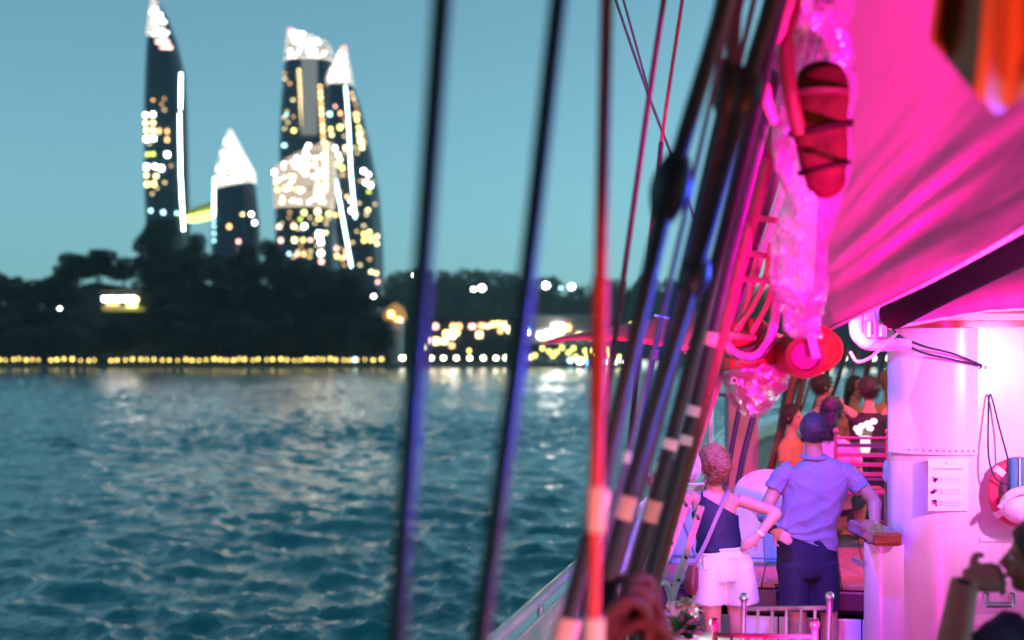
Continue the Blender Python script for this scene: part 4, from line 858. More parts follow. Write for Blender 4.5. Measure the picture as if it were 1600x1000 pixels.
# parasol over the port side and its pole
ps = thing('parasol', P(1115, 980, 12), 'flat parasol tinted pink for lamp light reaching out over the rail', 'parasol')
ap = P(1110, 482, 12); cs = [P(842, 535, 11.0), P(1070, 548, 10.2), P(1235, 528, 12.2), P(1010, 520, 13.2)]
m_par = mat('parasol_lamp_rose', (.62, .05, .16), .7, bump=.2, bscale=60)  # rose lamp light put into the cloth colour, the lamp only grazes it
for i in range(4):
    a, b = cs[i], cs[(i + 1) % 4]
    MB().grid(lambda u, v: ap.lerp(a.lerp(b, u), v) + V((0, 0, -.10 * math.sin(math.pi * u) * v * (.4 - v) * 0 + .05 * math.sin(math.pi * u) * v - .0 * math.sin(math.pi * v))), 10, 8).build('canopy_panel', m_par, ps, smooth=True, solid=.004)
    MB().tube([ap - V((0, 0, .03)), a - V((0, 0, .02))], .010, 6).build('rib', m_steel, ps)
MB().tube([ap, S(ap.dot(FW), ap.dot(RT), 0)], .025, 10).build('pole', m_steel, ps, smooth=True)
o = thing('flag_staff', P(1010, 650, 8), 'dark upright staff with a magenta lashing and small cross bar among the shrouds', 'staff')
MB().tube([P(1034, 497, 8), P(1020, 560, 8), P(1000, 690, 8), P(988, 780, 8)], .016, 8).build('pole', mat('navy_pole', (.03, .03, .12), .4), o, smooth=True); MB().tube([P(1022, 493, 8), P(1048, 499, 8)], .010, 6).build('cross_bar', m_whiteg, o)
for k in range(4): MB().lathe(P(1024 - k, 549 + k * 4, 8), [(.026, -.006), (.03, 0), (.026, .006)], 12).build('lashing', mat('magenta_cord', (.6, .03, .3), .6), o, smooth=True)

# ------------------------------------------------------------------ white bench behind the couple
bn = thing('padded_bench', P(1130, 960, 10.6), 'white padded storage bench behind the couple', 'bench')
def bx(px0, px1, py0, py1, d, dep, m, name, bev=.02):
    a, b = P(px0, py0, d), P(px1, py1, d); return MB().box(((a.x + b.x) / 2, d + dep / 2, (a.z + b.z) / 2), (abs(b.x - a.x), dep, abs(a.z - b.z))).build(name, m, bn, bevel=bev)
m_pad = mat('white_vinyl', (.74, .74, .8), .35, wrinkle=.15, wscale=3)
bx(1046, 1128, 782, 890, 10.5, .7, m_pad, 'pad', .05); bx(1130, 1222, 786, 890, 10.52, .7, m_pad, 'pad', .05)
MB().ball(P(1200, 775, 10.7), (.26, .3, .20), 20, 12).build('bolster', m_pad, bn, smooth=True)
for a, b in (((1062, 800), (1090, 880)), ((1190, 790), (1196, 888)), ((1050, 868), (1220, 874))): MB().tube([P(*a, 10.49), P(*b, 10.49)], .006, 6).build('seam', m_ink, bn)
MB().lathe(P(1066, 792, 10.48), [(.055, 0), (.05, .02), (.01, .025)], 16, (0, -1, 0)).build('button', mat('rosette_pink', (.75, .35, .4), .6), bn, smooth=True)
bx(1040, 1222, 892, 906, 10.45, .8, mat('blue_panel', (.1, .1, .35), .4), 'shelf', .01); bx(1042, 1220, 908, 924, 10.5, .8, m_white, 'shelf', .01); bx(1040, 1222, 926, 1000, 10.4, .9, mat('violet_panel', (.35, .2, .4), .4), 'base', .01)

# ------------------------------------------------------------------ chairs, tables, small things
m_silver = mat('silver_chair', (.66, .64, .66), .25, metal=.9, var=.1)
def chair(loc, rz, m, label, sc=1.0, width=.40, seat_m=None, ladder=False):
    o = thing('banquet_chair', loc, label, 'chair'); c, s = math.cos(rz), math.sin(rz); X, Y = V((c, s, 0)) * sc, V((-s, c, 0)) * sc; O = V(loc)
    def q(x, y, z): return O + X * x + Y * y + V((0, 0, z * sc))
    w = width / 2
    for sx in (-1, 1):
        MB().tube([q(sx * w, .04, 0), q(sx * w, 0, .45), q(sx * w, -.05, .92)], [.014, .016, .014], 10).build('upright', m, o, smooth=True)
        MB().lathe(q(sx * w, -.05, .915), [(.013, 0), (.021, .012), (.023, .025), (.018, .04), (.004, .048)], 12).build('finial', m, o, smooth=True)
        MB().tube([q(sx * w, .40, 0), q(sx * w, .40, .44)], [.013, .016], 10).build('leg', m, o, smooth=True)
        MB().tube([q(sx * w, .02, .2), q(sx * w, .40, .2)], .009, 8).build('stretcher', m, o, smooth=True)
    for z, yy in ((.885, -.047), (.56, -.012)): MB().tube([q(-w, yy, z), q(w, yy, z)], .011, 8).build('rail', m, o, smooth=True)
    if ladder:
        for k in range(4): MB().beam(q(-w, -.02, .60 + k * .075), q(w, -.02, .60 + k * .075), .02, .03).build('slat', m, o)
    else:
        for k in range(5):
            x = -w + (k + 1) * width / 6; pts = [q(x, -.012, .56), q(x, -.026, .68), q(x, -.03, .70), q(x, -.036, .78), q(x, -.047, .885)]
            MB().tube(pts, [.008, .008, .012, .008, .008], 8).build('spindle', m, o, smooth=True)
    MB().box(q(0, .2, .45), (width * sc + .02, .42 * sc, .04), (V((c, s, 0)), V((-s, c, 0)), UP)).build('seat', seat_m or m_white, o, bevel=.012)
    return o
def base(px, d, z=0): v = P(px, 0, d); return V((v.x, v.y, DECK + z))
chair(base(1225, 6.9), math.radians(4), m_silver, 'silver banquet chair in front of the man legs', 1.05, .40)
chair(base(1193, 6.3), math.radians(-5), mat('rose_chair', (.42, .05, .16), .3, metal=.5), 'nearest banquet chair with a dark rose coloured back rail', 1.035, .42)
# table with lamp and flowers
tb = thing('side_table', base(1065, 6.3), 'small round white table under the lamp and flowers', 'table'); zt_ = .865
MB().lathe(base(1065, 6.3, zt_ - .03), [(.32, 0), (.33, .015), (.32, .03)], 30).build('top', m_white, tb, smooth=True); MB().tube([base(1065, 6.3), base(1065, 6.3, zt_ - .03)], .03, 10).build('leg', m_steel, tb, smooth=True); MB().lathe(base(1065, 6.3), [(.2, 0), (.19, .02), (.03, .03)], 20).build('foot', m_steel, tb, smooth=True)
lm = thing('mushroom_lamp', base(1074, 6.4, zt_), 'small chrome mushroom table lamp behind the flowers', 'lamp'); c = base(1074, 6.4, zt_)
MB().lathe(c, [(.05, 0), (.05, .015), (.028, .02), (.026, .095), (.05, .105), (.052, .13)], 18).build('stem', m_whiteg, lm, smooth=True)
MB().lathe(c + V((0, 0, .115)), [(.045, .012), (.052, .004), (.053, .018), (.05, .04), (.038, .06), (.02, .072), (.003, .076)], 24).build('dome', m_steel, lm, smooth=True)
ll = bpy.data.lights.new('lamp_light', 'POINT'); ll.energy = .7; ll.color = (1, .93, .8); ll.shadow_soft_size = .02; lo = link(bpy.data.objects.new('lamp_light', ll)); lo.parent = lm; lo.location = V((0, -.06, .10))
MB().lathe(c + V((0, 0, .10)), [(.034, 0), (.036, .012)], 16).build('diffuser', mat('lamp_diffuser', (.8, .8, .75), .4, emit=(1, .95, .85), estr=.25), lm, smooth=True)
fl = thing('flower_pot', base(1070, 6.1, zt_), 'small pot of white and orange flowers on the side table', 'plant'); c = base(1070, 6.1, zt_)
MB().lathe(c, [(.045, 0), (.06, .08), (.055, .08)], 18).build('pot', m_white, fl, smooth=True)
m_pl = mat('plant_leaf', (.10, .30, .10), .5, var=.4, vscale=20)
for k in range(120):
    a = random.uniform(0, 6.28); rr = random.uniform(.01, .10); b0 = c + V((0, 0, .08)); p = c + V((rr * math.cos(a), rr * math.sin(a), random.uniform(.12, .215) - rr * .45)); side = V((-math.sin(a), math.cos(a), random.uniform(-.3, .3))) * .017; mid = b0.lerp(p, .65) + V((0, 0, .015))
    MB().add([b0, mid - side, p, mid + side], [[0, 1, 2, 3]]).build('leaf', m_pl, fl)
for k in range(36):
    a = random.uniform(0, 6.28); rr = random.uniform(0, .10); p = c + V((rr * math.cos(a), rr * math.sin(a), .225 - rr * .4 + random.uniform(-.01, .015))); m = mat('petal_white', (.8, .78, .72), .6) if k % 3 else mat('petal_orange', (.7, .25, .08), .6)
    mb = MB()
    for j in range(6):
        b = j * 1.047; d1 = V((math.cos(b), math.sin(b), .35)); d2 = V((-math.sin(b), math.cos(b), 0)); mb.add([p, p + d1 * .012 - d2 * .008, p + d1 * .024, p + d1 * .012 + d2 * .008], [[0, 1, 2, 3]])
    f = mb.build('flower', m, fl); MB().ball(p + V((0, 0, .003)), .004, 8, 6).build('flower_centre', mat('pollen', (.6, .4, .05), .7), f)
# fore deck table, chairs, vase
PZ = .60
tb = thing('dinner_table', base(1392, 12.4, PZ), 'dark cloth covered dinner table on the fore platform', 'table')
c = base(1392, 12.4, PZ); MB().loft([[c + V((sx * .30, sy * .38, .02)) for sx, sy in ((-1, -1), (1, -1), (1, 1), (-1, 1))], [c + V((sx * .27, sy * .36, .76)) for sx, sy in ((-1, -1), (1, -1), (1, 1), (-1, 1))]]).build('tablecloth', mat('dark_cloth', (.03, .02, .04), .8, wrinkle=.3), tb, bevel=.02)
vz = thing('vase', base(1350, 11.8, PZ + .78), 'white vase with green stems and white flowers on the fore table', 'vase'); c = P(1352, 707, 11.9)
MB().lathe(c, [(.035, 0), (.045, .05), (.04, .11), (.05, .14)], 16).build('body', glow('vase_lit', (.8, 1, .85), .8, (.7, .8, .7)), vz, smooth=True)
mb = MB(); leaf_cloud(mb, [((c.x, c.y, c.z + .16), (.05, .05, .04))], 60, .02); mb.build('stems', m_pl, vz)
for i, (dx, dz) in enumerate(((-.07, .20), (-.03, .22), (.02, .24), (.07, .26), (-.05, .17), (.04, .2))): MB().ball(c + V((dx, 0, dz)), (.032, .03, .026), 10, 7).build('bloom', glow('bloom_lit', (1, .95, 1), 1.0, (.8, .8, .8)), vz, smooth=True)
o = thing('pedestal', base(1352, 11.9, PZ), 'slim stand that carries the white vase', 'stand'); MB().tube([base(1352, 11.9, PZ), V((c.x, c.y, c.z - .01))], .02, 8).build('post', m_dark, o); MB().lathe(V((c.x, c.y, c.z - .02)), [(.12, 0), (.12, .018)], 20).build('tray', m_dark, o)
tag(MB().lathe(P(1395, 700, 12.2), [(.05, 0), (.06, .02), (.03, .03)], 14).build('plate_of_food', mat('food', (.7, .55, .2), .6), None, smooth=True), 'pale yellow dish on the dark dinner table', 'dish')
m_redch = mat('red_chair', (.45, .05, .12), .4)
chair(base(1345, 11.2, PZ), math.radians(-6), m_redch, 'red slatted chair on the fore platform behind the man elbow', 1.0, .40, m_redch, True)
chair(base(1366, 13.4, PZ), math.radians(6), m_redch, 'red chair at the far side of the white vase', 1.0, .42, m_redch)
o = thing('small_cabinet', base(1158, 14.5, PZ), 'tall narrow magenta lit cabinet by the far bulwark', 'cabinet')
MB().box(base(1158, 14.5, PZ + .55), (.30, .3, 1.1)).build('body', mat('cabinet_pink', (.5, .3, .4), .5), o, bevel=.01); MB().box(base(1152, 14.5, PZ + 1.12), (.36, .36, .03)).build('top', m_dark, o)
# ------------------------------------------------------------------ people
def skin(name, mb, m, parent, voxel=.008, it=6, rum=None, cuts=(), solid=0, folds=()):
    """fuse overlapping limbs into one continuous surface; rum = (amp, scale vector) cloth folds; cuts = (point, normal) keep the side against the normal"""
    me = bpy.data.meshes.new('tmp'); me.from_pydata(mb.v, [], mb.f)
    bm = bmesh.new(); bm.from_mesh(me); bmesh.ops.recalc_face_normals(bm, faces=bm.faces); bm.to_mesh(me); bm.free()
    o = link(bpy.data.objects.new('tmp', me)); r = o.modifiers.new('r', 'REMESH'); r.mode = 'VOXEL'; r.voxel_size = voxel; r.use_smooth_shade = True
    s = o.modifiers.new('s', 'SMOOTH'); s.factor = .5; s.iterations = it
    dg = bpy.context.evaluated_depsgraph_get(); nm = bpy.data.meshes.new_from_object(o.evaluated_get(dg)); bpy.data.objects.remove(o)
    bm = bmesh.new(); bm.from_mesh(nm); bm.normal_update()
    if rum:
        amp, sc = rum
        for v in bm.verts:
            q_ = V((v.co.x * sc[0] + v.co.z * sc[3], v.co.y * sc[1], v.co.z * sc[2])); v.co += v.normal * amp * (1 - 2 * abs(mnoise.noise(q_)) + .5 * mnoise.noise(q_ * 2.3))
    for fc, fa, fn, fr in folds:           # creases fanning out from a pulled point fc
        for v in bm.verts:
            q_ = v.co - fc; dist = q_.length; th = math.atan2(q_.z, q_.x) + .35 * mnoise.noise(v.co * 6)
            w_ = min(1, dist / .06) * math.exp(-dist / fr); v.co += v.normal * fa * w_ * (1 - 2 * abs(math.sin(th * fn)))
    for p, n in cuts: bmesh.ops.bisect_plane(bm, geom=bm.verts[:] + bm.edges[:] + bm.faces[:], plane_co=p, plane_no=n, clear_outer=True)
    o0 = ORG[parent]
    for v in bm.verts: v.co -= o0
    for f in bm.faces: f.smooth = True
    bm.to_mesh(nm); bm.free(); nm.name = name; nm.materials.clear(); nm.materials.append(m)
    ob = link(bpy.data.objects.new(name, nm)); ob.parent = parent; ORG[ob] = o0
    if solid: b = ob.modifiers.new('solid', 'SOLIDIFY'); b.thickness = solid; b.offset = 1
    return ob
def fuzz(o, n, length, flow=None, seed=1, w=.0012):
    """short hair blades standing off a hair mesh"""
    rnd = random.Random(seed); me = o.data; bm = bmesh.new(); bm.from_mesh(me); bm.faces.ensure_lookup_table(); fs = bm.faces[:]
    for _ in range(n):
        f_ = rnd.choice(fs); c_ = f_.calc_center_median(); nn_ = f_.normal; d1 = nn_ * .45 + V((rnd.gauss(0, .4), rnd.gauss(0, .4), rnd.gauss(0, .4)))
        if flow is not None: d1 += flow
        d1.normalize(); s_ = d1.cross(nn_)
        if s_.length < .01: continue
        s_.normalize(); L = length * rnd.uniform(.5, 1.2); vs_ = [bm.verts.new(c_ - nn_ * .002 - s_ * w), bm.verts.new(c_ - nn_ * .002 + s_ * w), bm.verts.new(c_ + d1 * L * .6 + s_ * w * .7), bm.verts.new(c_ + d1 * L + V((0, 0, -L * .25)))]
        bm.faces.new(vs_)
    bm.to_mesh(me); bm.free(); return o
def limb(mb, pts, side=V((1, 0, 0)), n=18):
    """pts: (point, rx, ry); extra rings along a spline keep the taper smooth"""
    P3 = smooth_path([p[0] for p in pts], 5); R = []
    for i in range(len(P3)):
        t = i / 5; k = min(int(t), len(pts) - 2); f = t - k; R.append((lerp(pts[k][1], pts[k + 1][1], f), lerp(pts[k][2], pts[k + 1][2], f)))
    return mb.tube(P3, R, n, side=side)
def arm(mb, a, e, w, ra=.047, re=.038, rw=.026): return limb(mb, [(a, ra * 1.1, ra * 1.1), (a.lerp(e, .45), ra, ra), (e, re, re), (e.lerp(w, .3), re * 1.06, re * 1.0), (w, rw * 1.15, rw)], n=14)
def hand(mb, w, d, nrm, curl=.5, s=1.0, thumb=1):
    """w wrist, d direction of the fingers, nrm back of the hand, thumb = side sign"""
    d = d.normalized(); nrm = (nrm - d * nrm.dot(d)).normalized(); x = d.cross(nrm) * thumb
    limb(mb, [(w, .026 * s, .018 * s), (w + d * .045 * s, .040 * s, .016 * s), (w + d * .088 * s, .041 * s, .013 * s)], side=x, n=14)
    for i, L in enumerate((.070, .078, .073, .058)):
        p = w + d * (.085 - .004 * abs(i - 1)) * s + x * (.030 - .020 * i) * s; dd = d.copy(); pts = [(p - d * .012, .0095 * s, .009 * s), (p, .0092 * s, .009 * s)]
        for k, f in enumerate((.45, .32, .23)):
            dd = (dd * math.cos(curl * (.6 + .5 * k)) - nrm * math.sin(curl * (.6 + .5 * k))).normalized(); p = p + dd * L * f * s; pts.append((p, (.0088 - .0009 * k) * s, (.0086 - .0009 * k) * s))
        limb(mb, pts, side=x, n=8)
    p = w + d * .028 * s + x * .030 * s; t1 = p + (d * .6 + x * .75 - nrm * .25).normalized() * .042 * s; t2 = t1 + (d * .9 + x * .2 - nrm * .4).normalized() * .034 * s
    limb(mb, [(p - x * .012, .013 * s, .012 * s), (t1, .0105 * s, .010 * s), (t2, .0085 * s, .008 * s)], side=nrm, n=8)
def head(mb, c, f, s=1.0, up=UP):
    """c centre of the skull, f direction of the face"""
    f = (f - up * f.dot(up)).normalized(); r = f.cross(up); K = lambda a, b, z: c + r * (a * s) + f * (b * s) + up * (z * s)
    def ell(cc, a, b, h, m=8, n=14):
        mb.loft([[cc + r * (a * s * math.sin(math.pi * i / m) * math.cos(2 * math.pi * k / n)) + f * (b * s * math.sin(math.pi * i / m) * math.sin(2 * math.pi * k / n)) + up * (-h * s * math.cos(math.pi * i / m)) for k in range(n)] for i in [.15] + list(range(1, m)) + [m - .15]])
    ell(K(0, -.012, .025), .076, .094, .092); ell(K(0, .022, -.035), .060, .066, .078); ell(K(0, .045, -.085), .036, .036, .028)
    mb.tube([K(0, .078, .02), K(0, .104, -.022), K(0, .088, -.036)], [.009 * s, .017 * s, .011 * s], 8)                       # nose
    for sx in (-1, 1):
        mb.tube([K(sx * .074, -.008, .022), K(sx * .084, -.018, .0), K(sx * .076, -.006, -.03)], [(.008 * s, .018 * s), (.010 * s, .022 * s), (.008 * s, .012 * s)], 8, side=r)   # ear
        ell(K(sx * .032, .072, .018), .022, .02, .010, 6, 8)                                                                     # brow
    mb.tube([K(-.022, .078, -.058), K(0, .088, -.056), K(.022, .078, -.058)], [.006 * s, .011 * s, .006 * s], 8)                # lips
    return K
def face_bits(K, parent, s=1.0, m_iris=None):
    for sx in (-1, 1):
        e = MB().ball(K(sx * .031, .074, .004), .0125 * s, 10, 8).build('eye', mat('eye_white', (.75, .72, .7), .2), parent, smooth=True)
        MB().ball(K(sx * .031, .0835, .004), .0055 * s, 8, 6).build('iris', mat('iris', (.03, .02, .015), .15), e, smooth=True)
def hair_shell(mb, K, s=1.0, back=.0, down=.0, puff=1.0):
    """cap of hair over skull; returns cut planes for the face side"""
    c = K(0, -.016, .030); n = 22; m = 14; pts = []
    r = (K(1, 0, 0) - K(0, 0, 0)).normalized(); f = (K(0, 1, 0) - K(0, 0, 0)).normalized(); u = (K(0, 0, 1) - K(0, 0, 0)).normalized()
    mb.loft([[c + r * (.087 * puff * s * math.sin(math.pi * i / m) * math.cos(2 * math.pi * k / n)) + f * (.104 * puff * s * math.sin(math.pi * i / m) * math.sin(2 * math.pi * k / n)) + u * (-(.102 + (down if i < m / 2 else 0)) * puff * s * math.cos(math.pi * i / m)) for k in range(n)] for i in [.15] + list(range(1, m)) + [m - .15]])
m_skin = mat('skin_fair', (.56, .29, .21), .5, var=.08, vscale=12, bump=.1, bscale=120); m_skin2 = mat('skin_tan', (.42, .24, .16), .5, var=.08, vscale=12); m_skin3 = mat('skin_brown', (.20, .10, .06), .5, var=.08, vscale=12)
def hairmat(n, c): return mat(n, c, .45, var=.55, vscale=60, stretch=(3, 3, .5), bump=.8, bscale=170)
m_hd = hairmat('hair_dark', (.035, .025, .022)); m_hb = hairmat('hair_blond', (.34, .16, .07)); m_hg = hairmat('hair_greybrown', (.05, .045, .05))

# --- the man
DM = 9.2
def M(px, py, dd=0.0): return P(px, py, DM + dd)
man = thing('person', base(1262, DM), 'person in a light blue polo shirt and navy shorts seen from behind', 'person')
mb = MB(); K = head(mb, M(1271, 676), V((.12, 1, -.05)))
limb(mb, [(M(1271, 690), .055, .06), (M(1272, 710), .058, .06), (M(1274, 728), .075, .07)])
limb(mb, [(M(1274, 726), .12, .07), (M(1274, 745), .185, .095), (M(1270, 785), .165, .10), (M(1262, 830), .165, .11), (M(1260, 870), .175, .12)])
arm(mb, M(1226, 734), M(1193, 803, -.03), M(1208, 829, -.10), .05, .042, .029); hand(mb, M(1208, 829, -.10), M(1224, 838, -.16) - M(1208, 829, -.10), V((-.4, -1, .3)), .35, 1.0, 1)
arm(mb, M(1326, 736), M(1366, 783, -.05), M(1367, 820, -.12), .05, .042, .030); hand(mb, M(1367, 820, -.12), V((-.12, -.2, -1)), V((1, -.4, 0)), .45, 1.0, -1)
for (h, k, a) in ((1240, 1247, 1250), (1284, 1295, 1298)):
    limb(mb, [(M(h, 880), .085, .10), (M(lerp(h, k, .7), 930), .072, .08), (M(k, 962, -.02), .056, .062), (M(lerp(k, a, .5), 990), .058, .066), (P(a, 1058, DM), .036, .042)])
    f0 = V((P(a, 1000, DM).x, DM - .05, DECK + .045)); limb(mb, [(f0, .035, .04), (f0 + V((.01, .1, -.005)), .045, .035), (f0 + V((.02, .2, -.02)), .04, .02)], side=V((1, 0, 0)))
skin('body', mb, m_skin, man, .0075, 5)
mb = MB(); hair_shell(mb, K, 1.0, puff=1.0); skin('hair', mb, m_hg, man, .007, 3, (.003, (60, 60, 60, 0)), cuts=[(K(0, .06, .03), V((.1, .85, -.5))), (K(0, -.06, -.062), V((0, .25, -1)))]); fuzz(man.children[-1], 2600, .010, V((0, 0, -.5)), 3)
mb = MB()
limb(mb, [(M(1273, 716), .072, .072), (M(1274, 723), .125, .085), (M(1275, 734), .205, .105), (M(1274, 760), .21, .125), (M(1268, 790), .192, .125), (M(1262, 820), .188, .128), (M(1260, 850), .198, .138), (M(1259, 872), .205, .142)], n=28)
limb(mb, [(M(1238, 734), .066, .075), (M(1222, 745), .066, .072), (M(1209, 766, -.01), .064, .064)], n=16); limb(mb, [(M(1312, 735), .066, .075), (M(1331, 747), .066, .072), (M(1347, 764, -.02), .064, .064)], n=16)
m_shirt = mat('shirt_blue', (.30, .28, .40), .75, bump=.25, bscale=220, wrinkle=.3, wscale=7)
skin('shirt', mb, m_shirt, man, .008, 4, (.006, (7, 5, 5, 7)), folds=[(M(1214, 836), .017, 9, .22), (M(1322, 742), .004, 5, .14), (M(1228, 742), .004, 5, .12)], cuts=[(M(1262, 846), (V((32, 0, -93))).cross(V((0, 1, 0))).cross(V((0, 1, 0))) if False else V((-.32, 0, -1)))])
MB().tube([M(1273, 713) + V((.073 * math.cos(a), .073 * math.sin(a), .012 * math.sin(a))) for a in [k * .3307 for k in range(20)]], [(.012, .02)] * 20, 8, side=UP).build('collar', m_shirt, man, smooth=True)
mb = MB(); limb(mb, [(M(1260, 836), .18, .125), (M(1260, 860), .19, .135), (M(1261, 885), .195, .14), (M(1262, 900), .18, .13)], n=26)
for h, k in ((1239, 1243), (1283, 1286)): limb(mb, [(M(h, 878), .10, .125), (M(k, 915), .105, .12), (M(k, 952), .103, .115)], n=20)
skin('shorts', mb, mat('navy_cotton', (.013, .014, .045), .8, bump=.2, bscale=200, wrinkle=.35, wscale=6), man, .009, 4, (.006, (5, 5, 3, 2)))
wp = M(1207, 827, -.095); ax = (M(1208, 829, -.10) - M(1193, 803, -.03)).normalized(); MB().lathe(wp, [(.034, -.012), (.036, 0), (.034, .012)], 16, ax).build('wristwatch', m_dark, man, smooth=True)

# --- the woman
DW = 9.0
def W(px, py, dd=0.0): return P(px, py, DW + dd)
wo = thing('person', base(1125, DW), 'person in a dark blue top and white shorts with a shoulder bag seen from behind', 'person')
mb = MB(); K = head(mb, W(1113, 725), V((-.12, 1, 0)), .93)
limb(mb, [(W(1113, 740), .045, .05), (W(1114, 756), .046, .05), (W(1116, 770), .06, .06)])
limb(mb, [(W(1116, 766), .09, .055), (W(1116, 777), .155, .07), (W(1117, 795), .142, .085), (W(1120, 822), .122, .085), (W(1123, 845), .125, .09), (W(1128, 875), .165, .11), (W(1130, 895), .165, .115)])
arm(mb, W(1083, 776), W(1036, 776, -.10), W(1016, 752, -.28), .041, .034, .023); hand(mb, W(1016, 752, -.28), V((-.4, -.3, .8)), V((-1, -.3, 0)), .75, .9, 1)
arm(mb, W(1153, 780), W(1213, 801, -.02), W(1184, 838, -.09), .041, .034, .024); hand(mb, W(1184, 838, -.09), W(1164, 853, -.12) - W(1184, 838, -.09), V((.3, -1, .3)), .45, .9, -1)
for (h, k, a) in ((1110, 1113, 1115), (1152, 1152, 1150)):
    limb(mb, [(W(h, 890), .085, .10), (W(h, 935), .074, .082), (W(k, 968, -.02), .054, .058), (W(k, 1000), .054, .060), (W(a, 1068), .033, .036)])
    f0 = V((W(a, 1000).x, DW - .04, DECK + .04)); limb(mb, [(f0, .03, .035), (f0 + V((-.01, .09, -.005)), .04, .03), (f0 + V((-.02, .18, -.02)), .035, .018)])
skin('body', mb, m_skin, wo, .007, 5)
mb = MB(); hair_shell(mb, K, .93, puff=1.06)
limb(mb, [(W(1120, 712, -.06), .055, .05), (W(1127, 728, -.09), .06, .05), (W(1120, 744, -.07), .045, .04), (W(1113, 752, -.03), .03, .03)])
for q_ in range(5): limb(mb, [(W(1104 + q_ * 6, 706 + q_ * 2, -.07), .014, .012), (W(1112 + q_ * 5, 722 + q_ * 3, -.115), .015, .012), (W(1124 - q_ * 3, 742, -.10), .012, .010)], n=8)
fuzz(skin('hair', mb, m_hb, wo, .006, 2, (.007, (30, 30, 60, 25)), cuts=[(K(0, .06, .02), V((.0, .9, -.4)))]), 1500, .026, V((.1, 0, -.8)), 5, .0008)
limb_ = MB(); limb(limb_, [(W(1106, 745, -.04), .012, .012), (W(1100, 757, -.05), .008, .008), (W(1096, 768, -.06), .004, .004)], n=8); limb_.build('hair_strand', m_hb, wo, smooth=True)
m_top = mat('navy_top', (.007, .009, .05), .65, bump=.2, bscale=200, wrinkle=.2, wscale=8)
mb = MB(); limb(mb, [(W(1116, 764), .10, .065), (W(1116, 777), .158, .080), (W(1117, 795), .152, .095), (W(1120, 822), .134, .097), (W(1123, 845), .137, .102), (W(1124, 860), .15, .112)], n=26)
A1, B1 = W(1094, 772), W(1158, 809); nn = V(((B1 - A1).z * -1, 0, (B1 - A1).x)).normalized(); A2, B2 = W(1098, 768), W(1080, 808); n2 = V(((B2 - A2).z, 0, -(B2 - A2).x)).normalized()
skin('top', mb, m_top, wo, .008, 4, (.003, (8, 6, 9, 5)), cuts=[(A1, nn), (A2, n2)], solid=.004)
MB().tube([W(1097, 776, -.085), W(1097, 766, -.05), W(1098, 760, 0)], .006, 8).build('shoulder_strap', m_top, wo, smooth=True)
m_wsh = mat('white_cotton', (.78, .76, .74), .8, bump=.2, bscale=200, wrinkle=.3, wscale=6)
mb = MB(); limb(mb, [(W(1126, 852), .142, .105), (W(1127, 866), .165, .12), (W(1130, 885), .19, .135), (W(1132, 905), .185, .13)], n=28)
for h, k in ((1110, 1107), (1151, 1160)): limb(mb, [(W(h, 885), .10, .13), (W(lerp(h, k, .6), 915), .103, .125), (W(k, 942), .106, .125)], n=22)
skin('shorts', mb, m_wsh, wo, .008, 4, (.005, (5, 5, 4, 3)), folds=[(W(1090, 862, -.08), .005, 8, .1)], cuts=[(W(1126, 853.5), V((-.04, 0, 1)))])
for px_ in (1108, 1146): MB().box(W(px_, 880, -.128), (.07, .004, .08)).build('back_pocket', m_wsh, wo, bevel=.004)
MB().tube([W(1126, 856) + V((.155 * math.cos(a), .112 * math.sin(a), .006 * math.cos(a))) for a in [k * .2094 for k in range(31)]], [(.010, .004)] * 31, 8, side=UP).build('waistband', m_wsh, wo, smooth=True)
bagw = thing('shoulder_bag', W(1082, 925, -.1), 'small dark red shoulder bag on a long strap at the woman left hip', 'bag'); m_lea = mat('bag_leather', (.16, .03, .03), .4, bump=.2, bscale=90)
crumple(MB().tube([W(1083, 884, -.05), W(1081, 900, -.06), W(1080, 918, -.06), W(1080, 927, -.06)], [(.028, .05), (.042, .07), (.045, .075), (.03, .06)], 20, side=V((1, 0, 0))), .004, 12).build('body', m_lea, bagw, smooth=True)
MB().tube(smooth_path([W(1134, 760, .03), W(1137, 768, -.075), W(1130, 786, -.10), W(1118, 813, -.108), W(1103, 848, -.115), W(1090, 874, -.125), W(1085, 888, -.10)], 6), [(.013, .003)] * 37, 8, side=V((.92, 0, .4))).build('strap', mat('strap_grey', (.28, .2, .26), .6), bagw, smooth=True)
MB().lathe(W(1188, 833, -.085), [(.028, -.01), (.03, 0), (.028, .01)], 14, (W(1213, 801) - W(1184, 838)).normalized()).build('bracelet', m_wtape, wo, smooth=True)

